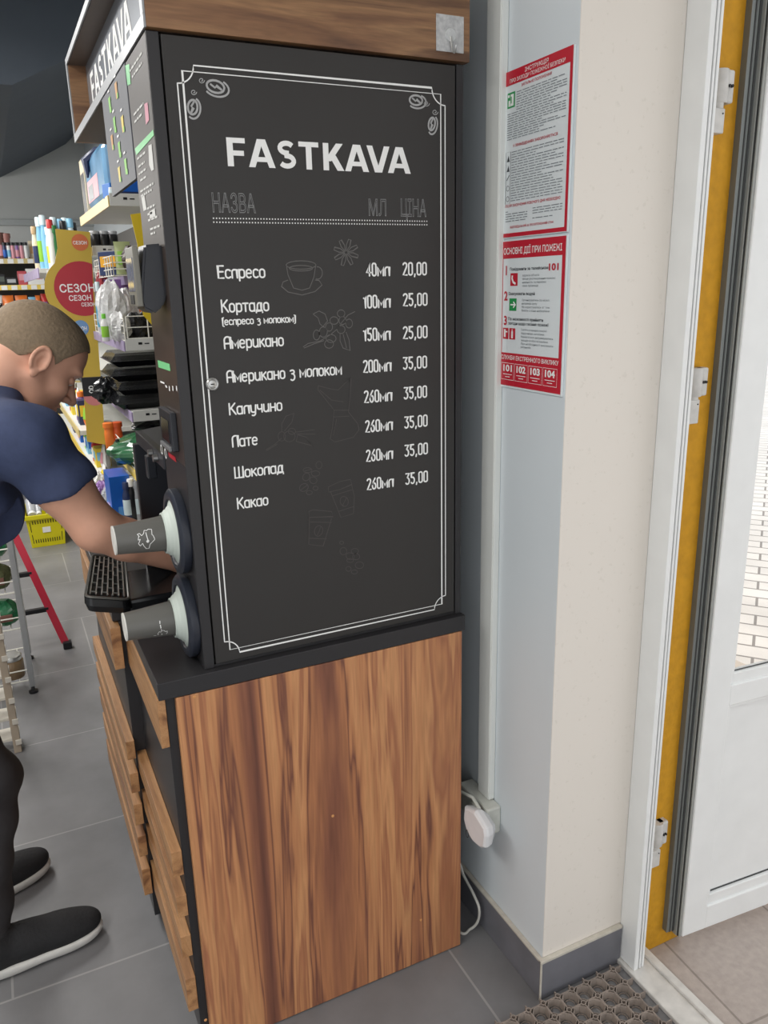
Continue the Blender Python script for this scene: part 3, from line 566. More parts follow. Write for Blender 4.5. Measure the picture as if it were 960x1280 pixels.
b = MB(); b.box(XP, XF+0.002, 0.006, 0.205, 1.33, 1.714, 0.0005); cp = b.build('control_panel', BROWNB, mach)
m = MB(); fq(m, [(197.5, 450), (212.5, 455), (213.5, 464), (198.5, 459)]); m.build('status_display', mat('lcd_green', (110, 190, 130), 0.3, 0, 0.05, 300, emit=0.25), cp)
m = MB(); fq(m, [(207, 481), (209, 482), (209.5, 485), (207.5, 484)]); 
for a_ in (211.5, 215.8, 220.5): fq(m, [(a_, 482), (a_+1.2, 483), (a_+1.6, 489), (a_+0.4, 488)])
fq(m, [(201, 476), (206, 478), (206, 480), (201, 478)]); m.build('button_mark', WHITE_INK, cp)
# card reader: frame, dark slot, red label
q1 = bx(206, 507, XP); q2 = bx(223, 566, XP)
ya, yb, za, zb_ = 0.155, 0.045, 1.352, 1.425
b = MB(); b.box(XP-0.012, XP, yb, ya, za, zb_, 0.002); cr = b.build('card_reader', DARK, cp)
MB().box(XP-0.0135, XP-0.0118, yb+0.018, ya-0.022, za+0.014, zb_-0.016, 0.0004).build('reader_window', GLOSS, cr)
MB().box(XP-0.017, XP-0.0118, yb+0.01, ya-0.012, za, za+0.008, 0.001).build('reader_lip', mat('reader_grey', (120, 122, 124), 0.3), cr)
b = MB(); fq(b, [(210.5, 565), (219.5, 571), (221, 578), (212, 571)]); b.build('red_label', mat('label_red', (176, 36, 48), 0.4), cp)
b = MB()
for (px, py) in ((202.5, 562), (207.5, 567)):
    c0 = bx(px, py, XP); ribbon(b, [(XP-0.001, c0[1]+0.009*math.cos(t), c0[2]+0.009*math.sin(t)) for t in [2*math.pi*k/20 for k in range(20)]], 0.0035, (-1, 0, 0), closed=True)
b.build('ring_mark', WHITE_INK, cp)
b = MB(); b.box(XP, XF+0.002, 0.006, 0.205, 0.9215, 1.329, 0.0005); b.build('cup_panel', BLACK, mach)
# payment terminal
ys = 0.03
side = [(180, 306), (206, 304), (208.5, 352), (209, 372), (204, 383), (193, 393), (179, 385), (176.5, 375), (178, 340)]
P3 = [by(px, py, ys) for px, py in side]
for k in (1, 2, 3): P3[k][0] = XP
b = MB(); b.prism(P3, (0, 0.085, 0)); pt = b.build('payment_terminal', DARK, mach)
bm_ = bmesh.new(); bm_.from_mesh(pt.data); bmesh.ops.bevel(bm_, geom=list(bm_.edges), offset=0.004, segments=2, affect='EDGES'); bm_.to_mesh(pt.data); bm_.free()
xl = min(q_[0] for q_ in P3); zt_, zb2 = P3[0][2], P3[6][2]
b = MB(); b.box(xl-0.006, xl+0.004, ys+0.002, ys+0.088, zb2+0.002, zt_-0.002, 0.002); bz_ = b.build('terminal_bezel', mat('bezel_grey', (118, 116, 108), 0.35), pt)
MB().box(xl-0.0072, xl-0.0055, ys+0.014, ys+0.078, zb2+0.028, zt_-0.02, 0.0004).build('terminal_screen', mat('screen_glass', (130, 134, 150), 0.08, 0, 0.25, 14), bz_)
MB().box(xl-0.0072, xl-0.0055, ys+0.03, ys+0.07, zb2+0.006, zb2+0.022, 0.0004).build('terminal_slot', SEAM, bz_)
# menu board below the canopy
b = MB(); b.box(XF-0.003, XF+0.004, 0.208, 0.525, 1.846, 2.041, 0.0006); mbd = b.build('drinks_board', mat('board_grey', (84, 86, 92), 0.55, 0, 0.03, 20), mach)
m = MB(); CUPC = [mat('drink_amber', (196, 140, 60), 0.5), mat('drink_green', (120, 190, 70), 0.5), mat('drink_yellow', (214, 190, 70), 0.5)]
dr = []
for (px, py, mi_) in ((137, 131, 1), (145, 113, 0), (143, 156, 1), (153, 155, 2), (140, 178, 0), (149, 187, 1), (157, 208, 1), (149, 218, 2)):
    c0 = bx(px, py, XF-0.0045); yy, zz = c0[1], c0[2]; m = MB()
    m.add([(XF-0.0042, yy+0.014, zz+0.014), (XF-0.0042, yy-0.014, zz+0.014), (XF-0.0042, yy-0.009, zz-0.014), (XF-0.0042, yy+0.009, zz-0.014)], [(0, 1, 2, 3)], mi_)
    m.add([(XF-0.0043, yy-0.004, zz-0.006), (XF-0.0043, yy-0.017, zz-0.006), (XF-0.0043, yy-0.015, zz-0.015), (XF-0.0043, yy-0.004, zz-0.016)], [(0, 1, 2, 3)], 1)
    m.build('drink_picture', CUPC, mbd); m = MB(); m.add([(XF-0.0042, yy+0.012, zz+0.023), (XF-0.0042, yy-0.010, zz+0.023), (XF-0.0042, yy-0.010, zz+0.027), (XF-0.0042, yy+0.012, zz+0.027)], [(0, 1, 2, 3)]); m.build('board_lettering', WHITE_INK, mbd)
# dispensing bay beside the column
b = MB()
b.box(0.06, 0.331, 0.2075, 0.56, 1.285, 1.315, 0.002); b.prism([(0.075, 0.2075, 1.315), (0.331, 0.2075, 1.315), (0.331, 0.2075, 1.345)], (0, 0.3525, 0))
b.box(0.05, 0.331, 0.535, 0.56, 0.9215, 1.285, 0.002); b.box(0.05, 0.07, 0.36, 0.39, 1.235, 1.286, 0.002)
bay = b.build('dispensing_bay', DARK, mach)
b = MB(); b.lathe([(0, 1.20), (0.008, 1.20), (0.012, 1.23), (0.018, 1.286), (0, 1.286)], (0.17, 0.35, 0), seg=12); b.lathe([(0, 1.20), (0.008, 1.20), (0.012, 1.23), (0.018, 1.286), (0, 1.286)], (0.17, 0.43, 0), seg=12); b.build('spout', STEEL, bay)
b = MB()
for yy in (0.27, 0.33): b.lathe([(0, 0.0), (0.008, 0.0), (0.008, -0.01), (0, -0.01)], (0.059, yy, 1.30), axis='x', seg=12)
b.build('bay_button', STEEL, bay)
# drip tray: set a little askew, its outer side slightly raised
TA, TB, TC, TD = bz(104, 746, 1.015), bz(163, 750, 0.985), bz(157, 695, 0.985), bz(114, 692, 1.015)
def tq(u, v, dz=0.0): return TA*(1-u)*(1-v)+TB*u*(1-v)+TC*u*v+TD*(1-u)*v+np.array((0, 0, dz))
def rrect(u0, u1, v0, v1, ru, rv, dz, n=5):
    o = []
    for cu_, cv_, a0 in ((u1-ru, v1-rv, 0), (u0+ru, v1-rv, 90), (u0+ru, v0+rv, 180), (u1-ru, v0+rv, 270)):
        o += [tq(cu_+ru*math.cos(math.radians(a0+90*k/n)), cv_+rv*math.sin(math.radians(a0+90*k/n)), dz) for k in range(n+1)]
    return o
b = MB(); r0, r1, r2 = rrect(0.03, 0.97, 0.02, 0.98, 0.16, 0.06, -0.036), rrect(-0.01, 1.01, -0.005, 1.005, 0.18, 0.07, -0.020), rrect(0, 1, 0, 1, 0.18, 0.07, -0.004); n = len(r0)
b.add(r0+r1+r2, [tuple(range(n))[::-1], tuple(range(2*n, 3*n))]+[(k*n+i_, k*n+(i_+1) % n, (k+1)*n+(i_+1) % n, (k+1)*n+i_) for k in (0, 1) for i_ in range(n)])
b.box(-0.03, 0.325, 0.32, 0.53, 0.93, 0.972, 0.008); b.box(-0.02, 0.32, 0.33, 0.52, 0.9212, 0.932, 0.002)
tr = b.build('drip_tray', GLOSS, mach)
b = MB(); b.tube(rrect(0.03, 0.97, 0.02, 0.98, 0.15, 0.05, -0.002), 0.0032, 6, closed=True); b.build('tray_rim', mat('tray_rim_grey', (110, 108, 103), 0.3, 0.5), tr)
b = MB(); nr = 6
for k in range(nr+1): b.bar(tq(0.13+0.74*k/nr, 0.07, 0), tq(0.13+0.74*k/nr, 0.93, 0), 0.0017)
for jj in range(9):
    v_ = 0.07+0.86*(jj+0.5)/9
    for k in range(nr):
        if (jj+k) % 2 == 0: b.bar(tq(0.13+0.74*k/nr, v_), tq(0.13+0.74*(k+1)/nr, v_), 0.0017)
b.build('tray_grate', STEEL, tr)
# cup dispensers and cups
CUPG = mat('cup_grey', (98, 97, 93), 0.42, 0, 0.02); COL = mat('silicone_white', (196, 205, 197), 0.45, 0, 0.02)
for ci, (cz, cy, lab) in enumerate(((1.186, 0.090, 'upper grey paper cup sticking out of the top cup dispenser ring'), (1.0075, 0.088, 'lower grey paper cup sticking out of the cup dispenser just above the worktop'))):
    R = 0.082
    d = MB(); d.lathe([(0.0, XP), (R, XP), (R+0.003, XP-0.004), (R+0.003, XP-0.016), (R-0.003, XP-0.021), (0.066, XP-0.021), (0.063, XP-0.017), (0.063, XP-0.001), (0, XP-0.001)], (0, cy, cz), axis='x', seg=44)
    ds = d.build('cup_dispenser', mat('ring_black', (44, 48, 58), 0.4, 0, 0.03), mach)
    d = MB(); prof = []
    for k in range(13):
        t = k/12; r = 0.0645-0.0255*t**0.75; x = XP-0.017-0.021*t**1.5; prof.append((r+(0.0012 if k % 3 == 0 else 0), x))
    d.lathe([(0.064, XP-0.010)]+prof+[(0.0378, XP-0.039), (0.0372, XP-0.036), (0.056, XP-0.012)], (0, cy, cz), axis='x', seg=40); d.build('collar', COL, ds)
    cup = thing('paper_cup', lab, 'cup', (XP-0.12, cy, cz), 'paper cups in the dispensers')
    d = MB(); x_a, x_b = -0.068, 0.044
    d.lathe([(0.0, x_a+0.006), (0.0255, x_a+0.006), (0.0262, x_a), (0.0275, x_a), (0.0362, x_b), (0.0362, x_b+0.004), (0.0345, x_b+0.004), (0.0, x_b-0.002)], (0, cy, cz), axis='x', seg=40); cb = d.build('cup_wall', CUPG, cup)
    d = MB(); d.lathe([(0.0262, x_a-0.0008), (0.0282, x_a-0.0008), (0.0282, x_a+0.002), (0.0262, x_a+0.002)], (0, cy, cz), axis='x', seg=36); d.build('base_rim', mat('cup_paper', (214, 212, 206), 0.6), cup)
    d = MB()
    def onc(u, v):       # u along the cup, v around it (metres up from the side)
        r = 0.0275+(0.0362-0.0275)*((u-x_a)/(x_b-x_a))+0.0005; th = v/r; return (u, cy-r*math.cos(th), cz+r*math.sin(th))
    def onc_line(pts, wd):
        P = [onc(*p_) for p_ in pts]; 
        for i in range(len(P)-1):
            n_ = np.array((0, P[i][1]-cy, P[i][2]-cz)); ribbon(d, P[i:i+2], wd, n_/np.linalg.norm(n_))
    if ci == 0:
        out = [(-0.024, 0.006), (-0.026, 0.0), (-0.022, 0.001), (-0.026, -0.006), (-0.023, -0.01), (-0.019, -0.006), (-0.017, -0.011), (-0.013, -0.017), (-0.008, -0.017), (-0.006, -0.009), (-0.002, -0.006), (0.003, -0.002), (0.001, 0.004), (-0.001, 0.006), (0.0, 0.014), (-0.006, 0.015), (-0.009, 0.013), (-0.013, 0.014), (-0.015, 0.009), (-0.019, 0.006), (-0.022, 0.010), (-0.026, 0.009), (-0.023, 0.005)]
        out = [(u*1.05, v*1.25+0.003) for u, v in out]; onc_line(out, 0.0012); onc_line([(-0.010, -0.004), (-0.008, -0.001), (-0.010, 0.001), (-0.012, -0.002), (-0.010, -0.004)], 0.0022); onc_line([(-0.0095, 0.0005), (-0.0105, 0.006), (-0.0115, 0.016)], 0.0016); onc_line([(-0.013, -0.002), (-0.0075, -0.001)], 0.0012)
        onc_line([(-0.0075, -0.031), (-0.0065, -0.031)], 0.0012)
    else:
        onc_line([(-0.004, 0.012), (-0.0045, 0.006)], 0.0016); onc_line([(-0.004, 0.004), (-0.0035, -0.004)], 0.0018); onc_line([(-0.003, -0.006), (-0.002, -0.022)], 0.0016)
        onc_line([(-0.009, -0.021), (-0.010, -0.016), (-0.007, -0.011), (-0.004, -0.013), (-0.002, -0.009), (0.002, -0.010), (0.005, -0.014), (0.008, -0.012), (0.008, -0.018), (0.006, -0.022)], 0.001); onc_line([(-0.018, -0.021), (-0.013, -0.0215)], 0.0012)
    d.build('printed_emblem', WHITE_INK, cb)
# ================================================================== CANOPY SIGN
can = thing('sign_canopy', 'walnut and grey box canopy with white lettering on top of the coffee machine', 'sign', (0.35, 0.55, ZT+0.003))
CT = 2.252; z0 = ZT+0.0035; CE = 1.106
MB().box(XF, 0.662, -0.003, 0.016, z0, CT, 0.0008).build('side_panel', WOOD_H, can)
MB().box(XF, 0.662, CE-0.018, CE, z0, CT, 0.0008).build('side_panel', WOOD_H, can)
b = MB(); b.box(XF+0.001, 0.66, 0.0165, CE-0.0185, z0, z0+0.016); b.box(XF+0.001, 0.66, 0.0165, CE-0.0185, CT-0.016, CT); b.build('shelf_panel', mat('canopy_dark', (92, 80, 72), 0.5, 0, 0.06), can)
b = MB(); xr0, xr1 = XF-0.004, XF-0.0003
b.box(xr0, xr1, -0.003, CE, z0-0.001, z0+0.019, 0.0006); b.box(xr0, xr1, -0.003, CE, CT-0.016, CT, 0.0006); b.box(xr0, xr1, CE-0.016, CE, z0+0.019, CT-0.016, 0.0006); b.box(xr0, xr1, -0.003, 0.017, z0+0.019, CT-0.016, 0.0006)
b.build('front_rim', mat('rim_grey', (158, 160, 162), 0.4, 0.2), can)
XS = XF+0.045
sb = MB().box(XS, XS+0.012, 0.017, CE-0.0185, z0+0.0165, CT-0.0165).build('sign_board', mat('sign_board_grey', (146, 152, 160), 0.2, 0.2, 0.02), can)
m = MB()
Aq, Bq = bx(113.5, 103, XS), bx(163, 14, XS); bold_text(m, 'FASTKAVA', (XS, Aq[1], 2.132), (0, -1, 0), V, (-1, 0, 0), Aq[1]-Bq[1], 0.068); m.build('sign_lettering', WHITE_INK, sb)
m = MB(); m.box(XS-0.003, XS-0.0003, Bq[1]-0.01, Aq[1], 2.098, 2.107, 0.001); m.build('sign_stripe', WHITE_INK, sb)
# hook plate on the canopy's side
hk = thing('adhesive_hook', 'clear square adhesive wall hook stuck on the walnut canopy side', 'hook', (0.618, -0.004, 2.088))
b = MB(); b.box(0.589, 0.648, -0.0052, -0.0032, 2.058, 2.119, 0.0008); b.build('plate', mat('clear_plate', (216, 220, 222), 0.12, 0, 0.25, 120, alpha=0.62), hk)
b = MB(); b.lathe([(0, -0.0052), (0.012, -0.0052), (0.011, -0.0072), (0, -0.0078)], (0.619, 0, 2.086), axis='y', seg=20); b.build('hook_base', mat('clear_boss', (196, 198, 198), 0.2, 0, 0.1, 200), hk)
b = MB(); b.tube([(0.619, -0.007, 2.083), (0.6195, -0.0095, 2.07), (0.620, -0.011, 2.06), (0.6205, -0.016, 2.055), (0.621, -0.021, 2.059), (0.621, -0.022, 2.066)], 0.0022, 8); b.build('hook_wire', STEEL, hk)
# ================================================================== FIRE SIGNS
def sign_plane(y0, y1, z1_, z0_):
    return (lambda u, v: np.array((W-0.0042, y0+(y1-y0)*u, z1_+(z0_-z1_)*v)))
def squad(mb, F, u0, u1, v0, v1, mi=0, e=0.0003):
    mb.add([F(u0, v0)-(e, 0, 0), F(u1, v0)-(e, 0, 0), F(u1, v1)-(e, 0, 0), F(u0, v1)-(e, 0, 0)], [(0, 1, 2, 3)], mi)
US, NS = (0, -1, 0), (-1, 0, 0)
def stext(mb, F, body, u, v, width_u, cap, align='c', offset=0.012, mi=0, e=0.0006):
    P = F(u, v); L_ = abs(F(1, 0)[1]-F(0, 0)[1])
    put_text(mb, body, P, US, V, NS, None if width_u is None else width_u*L_, cap, offset, align=align, mi=mi, eps=e)
sA = thing('fire_safety_notice', 'red framed notice of fire safety instructions full of small print, upper one on the wall', 'sign', (W-0.002, -0.114, 1.88))
F = sign_plane(-0.0094, -0.218, 2.0301, 1.7301)
MB().box(W-0.004, W-0.0004, -0.2205, -0.0094, 1.7285, 2.0301, 0.0005).build('board', SIGNW, sA)
m = MB(); squad(m, F, 0, 1, 0, 0.083); squad(m, F, 0, 0.035, 0.083, 1); squad(m, F, 0.965, 1, 0.083, 1); squad(m, F, 0.035, 0.965, 0.975, 1); m.build('red_frame', RED, sA)
def pline(nm, col, root, *a, **k):
    m = MB(); stext(m, F, *a, **k); m.build(nm, col, root)
pline('title_lettering', WHITE_INK, sA, 'ІНСТРУКЦІЯ', 0.5, 0.038, 0.34, 0.0068, offset=0.008); pline('title_lettering', WHITE_INK, sA, 'ПРО ЗАХОДИ ПОЖЕЖНОЇ БЕЗПЕКИ', 0.5, 0.071, 0.80, 0.0062, offset=0.008)
pline('heading_lettering', RED, sA, 'ЗАГАЛЬНІ ПОЛОЖЕННЯ', 0.5, 0.112, 0.44, 0.0045); pline('heading_lettering', RED, sA, 'У ПРИМІЩЕННЯХ ЗАБОРОНЯЄТЬСЯ', 0.5, 0.452, 0.66, 0.0045); pline('heading_lettering', RED, sA, 'ПІСЛЯ ЗАКІНЧЕННЯ РОБОЧОГО ДНЯ НЕОБХІДНО', 0.48, 0.812, 0.84, 0.0045); pline('heading_lettering', RED, sA, 'ВІДПОВІДАЛЬНИЙ ЗА ПРОТИПОЖЕЖНИЙ СТАН', 0.48, 0.945, 0.66, 0.0038)
rn = random.Random(11)
def blk(v0, v1, n, u0, u1):
    m = MB()
    for k in range(n):
        v = v0+(v1-v0)*k/max(1, n-1); u = u0; ue = u1 if rn.random() < 0.75 else u1-rn.uniform(0.1, 0.45)
        while u < ue-0.02:
            l = min(rn.uniform(0.03, 0.11), ue-u); squad(m, F, u, u+l, v-0.0024, v+0.0024, e=0.0005); u += l+0.014
    m.build('small_print', INK2, sA)
blk(0.135, 0.235, 8, 0.21, 0.93); blk(0.25, 0.40, 12, 0.07, 0.93); blk(0.48, 0.775, 20, 0.15, 0.92); blk(0.84, 0.90, 5, 0.07, 0.42); blk(0.84, 0.90, 5, 0.50, 0.93)
m = MB(); squad(m, F, 0.065, 0.185, 0.125, 0.215, 0); g_ = 0.0006
squad(m, F, 0.115, 0.165, 0.137, 0.205, 1, g_); squad(m, F, 0.085, 0.110, 0.17, 0.205, 1, g_); squad(m, F, 0.075, 0.10, 0.137, 0.152, 1, g_); squad(m, F, 0.12, 0.135, 0.15, 0.19, 0, 0.0008); m.build('exit_pictogram', [GREEN, WHITE_INK], sA)
m = MB(); ribbon(m, [F(0.06, 0.475)-(0.0005, 0, 0), F(0.135, 0.475)-(0.0005, 0, 0), F(0.135, 0.79)-(0.0005, 0, 0), F(0.06, 0.79)-(0.0005, 0, 0)], 0.0008, NS, closed=True)
for k, v in enumerate((0.515, 0.575, 0.63, 0.695, 0.76)):
    if k < 2: m.add([F(0.075, v+0.018)-(0.0005, 0, 0), F(0.12, v+0.018)-(0.0005, 0, 0), F(0.1, v-0.02)-(0.0005, 0, 0)], [(0, 1, 2)])
    elif k == 2: ribbon(m, [F(0.075, v+0.015)-(0.0005, 0, 0), F(0.12, v-0.015)-(0.0005, 0, 0)], 0.0016, NS)
    else: ribbon(m, [F(0.097+0.022*math.cos(t), v+0.016*math.sin(t))-(0.0005, 0, 0) for t in [0.524*i for i in range(12)]], 0.001, NS, closed=True)
m.build('warning_pictogram', INK, sA)
sB = thing('fire_action_notice', 'red notice with numbered steps and phone numbers 101 to 104, lower one on the wall', 'sign', (W-0.002, -0.114, 1.58))
F = sign_plane(-0.0094, -0.218, 1.7224, 1.4353)
MB().box(W-0.004, W-0.0004, -0.2215, -0.0080, 1.4310, 1.7240, 0.0005).build('board', SIGNW, sB)
m = MB(); squad(m, F, 0, 1, 0, 0.115); squad(m, F, 0, 0.045, 0.115, 0.765); squad(m, F, 0.955, 1, 0.115, 0.765); squad(m, F, 0, 1, 0.765, 1); m.build('red_frame', RED, sB)
pline('title_lettering', WHITE_INK, sB, 'ОСНОВНІ ДІЇ ПРИ ПОЖЕЖІ', 0.5, 0.087, 0.90, 0.0115, offset=0.012); pline('title_lettering', WHITE_INK, sB, 'СЛУЖБИ ЕКСТРЕННОГО ВИКЛИКУ', 0.5, 0.812, 0.92, 0.0082, offset=0.01)
for k, t in enumerate(('101', '102', '103', '104')):
    m = MB(); u = 0.155+0.228*k; stext(m, F, t, u, 0.896, 0.15, 0.0125, offset=0.04)
    ribbon(m, [F(u-0.105, 0.838)-(0.0006, 0, 0), F(u+0.105, 0.838)-(0.0006, 0, 0), F(u+0.105, 0.957)-(0.0006, 0, 0), F(u-0.105, 0.957)-(0.0006, 0, 0)], 0.0007, NS, closed=True)
    squad(m, F, u-0.075, u+0.075, 0.916, 0.921, 0, 0.0006); squad(m, F, u-0.04, u+0.04, 0.934, 0.939, 0, 0.0006); m.build('phone_number', WHITE_INK, sB)
m = MB()
for t, v in (('1', 0.225), ('2', 0.398), ('3', 0.568)): pline('step_number', RED, sB, t, 0.10, v, None, 0.0170, offset=0.03)
pline('step_number', RED, sB, '101', 0.84, 0.205, 0.14, 0.0115, offset=0.03)
m = MB()
for t, u, v, wd in (('Повідомити за телефоном', 0.16, 0.197, 0.60), ('Евакуювати людей', 0.15, 0.362, 0.42), ('По можливості прийняти', 0.15, 0.535, 0.56), ('заходи щодо гасіння пожежі', 0.15, 0.565, 0.64)): pline('step_lettering', INK, sB, t, u, v, wd, 0.0054, 'l', 0.012)
BUL = ((('адреса об\'єкта', 0.238, 0.26), ('місце розташування пожежі', 0.261, 0.50), ('наявність потерпілих', 0.284, 0.37), ('своє прізвище', 0.307, 0.25), ('Організуватись по можл.', 0.402, 0.43), ('напрямок руху', 0.425, 0.24), ('Не користуватись ліфтом', 0.449, 0.43), ('Вийти з зони небезпеки', 0.472, 0.43), ('Гасити осередки пожежі', 0.602, 0.40), ('підручними засобами', 0.626, 0.36), ('Намагатися дотримуватись', 0.650, 0.50), ('заходів особистої безпеки', 0.674, 0.42), ('При необхідності викликати', 0.698, 0.50), ('рятівників', 0.721, 0.16)))
for t, v, wd in BUL: pline('bullet_lettering', INK2, sB, t, 0.37, v, wd, 0.0038, 'l', 0.0)
PM = [RED, GREEN, WHITE_INK]; E6 = np.array((0.0006, 0, 0))
m = MB(); squad(m, F, 0.17, 0.29, 0.215, 0.30, 0); ribbon(m, [F(0.205, 0.23)-E6, F(0.200, 0.25)-E6, F(0.22, 0.275)-E6, F(0.26, 0.287)-E6], 0.0045, NS, 2); m.build('phone_pictogram', PM, sB)
m = MB(); squad(m, F, 0.16, 0.28, 0.385, 0.47, 1); ribbon(m, [F(0.18, 0.428)-E6, F(0.262, 0.428)-E6], 0.003, NS, 2); ribbon(m, [F(0.23, 0.408)-E6*1.2, F(0.264, 0.428)-E6*1.2, F(0.23, 0.448)-E6*1.2], 0.003, NS, 2); m.build('arrow_pictogram', PM, sB)
m = MB(); squad(m, F, 0.06, 0.155, 0.59, 0.668, 0); squad(m, F, 0.08, 0.11, 0.60, 0.655, 2, 0.0006); squad(m, F, 0.11, 0.14, 0.612, 0.622, 2, 0.0006); m.build('hydrant_pictogram', PM, sB)
m = MB(); squad(m, F, 0.17, 0.27, 0.59, 0.668, 0); squad(m, F, 0.205, 0.235, 0.61, 0.66, 2, 0.0006); squad(m, F, 0.212, 0.228, 0.598, 0.608, 2, 0.0006); m.build('extinguisher_pictogram', PM, sB)
# ================================================================== TRUNKING, SOCKET, PLUG
tk = MB(); tk.box(W-0.016, W-0.0005, -0.017, 0.036, 0.412, 2.99, 0.002); tk.box(W-0.0175, W-0.0155, -0.014, 0.033, 0.412, 2.99, 0.0008)
o = tk.build('cable_trunking', TRUNK); tag(o, 'white vertical cable trunking on the grey wall between the machine and the notices', 'cable trunking')
so = thing('power_socket', 'grimy white surface socket box low on the grey wall below the trunking', 'socket', (W-0.02, 0.03, 0.375))
b = MB(); b.box(W-0.042, W-0.0005, -0.047, 0.085, 0.335, 0.41, 0.005); b.build('box', OFFW, so)
b = MB(); b.lathe([(0, W-0.042), (0.022, W-0.042), (0.020, W-0.046), (0, W-0.046)], (0, 0.012, 0.372), axis='x', seg=24); b.build('socket_face', OFFW, so)
def plug():
    t = thing('power_plug', 'white power plug pushed into the socket box, its cord looping onto the floor', 'plug', (W-0.06, 0.01, 0.35))
    xp = W-0.088; O = [by_ for by_ in (bx(579, 1008, xp), bx(592, 1014, xp), bx(606, 1037, xp), bx(607, 1047, xp), bx(605, 1061, xp), bx(600, 1061, xp), bx(590, 1052, xp), bx(582, 1038, xp), bx(578, 1022, xp))]
    cen = sum(O)/len(O); m = MB(); n = len(O); L = []
    for dx, s_ in ((0.0, 0.86), (0.004, 0.97), (0.010, 1.0), (0.024, 0.92), (0.042, 0.55)): L.append([cen+(o_-cen)*s_+np.array((dx, 0, 0)) for o_ in O])
    m.add([p_ for l_ in L for p_ in l_], [tuple(range(n))[::-1], tuple(range(4*n, 5*n))]+[(i_*n+k, i_*n+(k+1) % n, (i_+1)*n+(k+1) % n, (i_+1)*n+k) for i_ in range(4) for k in range(n)], 0, False)
    bd = m.build('plug_body', mat('plug_white', (230, 230, 232), 0.3, 0, 0.02), t)
    c_ = bx(584.5, 1042, xp); m = MB(); ribbon(m, [(xp-0.0012, c_[1]+0.006*math.cos(q_), c_[2]+0.010*math.sin(q_)) for q_ in [k*math.pi/8 for k in range(16)]], 0.0016, (-1, 0, 0), closed=True); m.build('plug_mark', INK, bd)
    m = MB(); m.tube([(W-0.060, cen[1]+0.02, cen[2]+0.035), (W-0.062, cen[1]+0.05, cen[2]+0.05), (W-0.065, 0.12, 0.39), (W-0.07, 0.15, 0.38)], 0.004, 8); m.build('cord_stub', OFFW, t)
    return t
PLUG = plug()
pts = [(0.60, 0.30, 0.05)]
crv = [(568, 1070, 0.03), (580, 1095, 0.07), (592, 1118, 0.09), (599, 1136, 0.09), (597, 1152, 0.06), (588, 1161, 0.03), (574, 1160, 0.01)]
P = []
for (px, py, xo) in crv: P.append(bx(px, py, W-0.03))
P[-1] = np.array((0.664, 0.03, 0.005)); P[-2] = bz(588, 1161, 0.007); P = [np.array((0.69, 0.32, 0.16))]+P+[np.array((0.663, 0.22, 0.005))]
def spline(P, n=8):
    o = []; P = [np.array(p_, float) for p_ in P]
    for i in range(len(P)-1):
        p0, p1, p2, p3 = P[max(i-1, 0)], P[i], P[i+1], P[min(i+2, len(P)-1)]
        for k in range(n):
            t = k/n; o.append(0.5*((2*p1)+(-p0+p2)*t+(2*p0-5*p1+4*p2-p3)*t*t+(-p0+3*p1-3*p2+p3)*t**3))
    o.append(P[-1]); return o
m = MB(); m.tube(spline(P), 0.0036, 8); m.build('power_cord', mat('cord_white', (206, 204, 196), 0.45), PLUG)
# ================================================================== SHOP SHELVING
def mpp(P): return float((np.array(P)-CAM) @ _f)/FPX
GON = mat('shelf_grey_white', (206, 206, 200), 0.45, 0, 0.03); GONB = mat('shelf_back', (84, 82, 80), 0.6, 0, 0.05)
STRIP = mat('price_strip', (206, 186, 128), 0.4, 0, 0.1, 20); STRIPV = mat('price_strip_violet', (150, 138, 168), 0.4, 0, 0.3, 18); STRIPY = mat('price_strip_yellow', (226, 196, 92), 0.4, 0, 0.08, 20); WIRE = mat('white_wire', (226, 224, 214), 0.4, 0, 0)
YEL = mat('promo_yellow', (196, 168, 70), 0.45, 0, 0.03, 10); YELB = mat('board_yellow', (222, 192, 46), 0.45, 0, 0.03, 10)
def shelf_board(parent, x0, x1, y0, y1, z, strip=STRIP, rail=0.032, th=0.022, tilt=0.0):
    b = MB(); b.box(x0+0.002, x1, y0, y1, z-th, z, 0.002); s = b.build('shelf', GON, parent)
    b = MB(); b.box(x0-0.004, x0+0.001, y0+0.002, y1-0.002, z-rail, z+0.004, 0.001); b.build('price_strip', strip, s)
    return s
def end_bracket(s, x0, y, z):
    b = MB(); b.box(x0+0.001, x0+0.34, y-0.004, y-0.0005, z-0.030, z+0.010, 0.001); b.build('end_bracket', GON, s)
    b = MB(); b.box(x0+0.045, x0+0.058, y-0.0048, y-0.0038, z-0.010, z-0.002); b.box(x0+0.066, x0+0.082, y-0.0048, y-0.0038, z-0.009, z-0.005); b.build('bracket_slot', SEAM, s)
def fence(s, pts0, pts1, z, h, n, rows=3, name='wire_fence'):
    b = MB(); A, B = np.array(pts0), np.array(pts1)
    for k in range(rows+1): b.bar((*A, z+h*k/rows), (*B, z+h*k/rows), 0.0020)
    for k in range(n+1):
        q = A+(B-A)*k/n; b.bar((*q, z), (*q, z+h), 0.0022)
    b.build(name, WIRE, s)
GX, GY0, GY1 = 0.192, 1.50, 2.39
g1 = thing('gondola_shelving', 'shelving bay of household goods just beyond the coffee machine', 'shelf', (0.4, 1.95, 0))
b = MB(); b.box(0.60, 0.63, GY0, GY1, 0, 2.1, 0.002); b.build('back_panel', GONB, g1)
b = MB(); b.box(0.57, 0.60, GY0+0.001, GY0+0.031, 0, 2.15, 0.002); b.build('upright', GON, g1)
b = MB(); b.box(0.12, 0.6, GY0, GY1, 0, 0.12, 0.003); b.build('plinth', GON, g1)
Z1, Z2, Z3, Z4, Z5 = 1.948, 1.472, 1.222, 0.992, 0.80
s = shelf_board(g1, GX, 0.6, GY0, GY1, Z1, STRIP); end_bracket(s, GX, GY0, Z1)
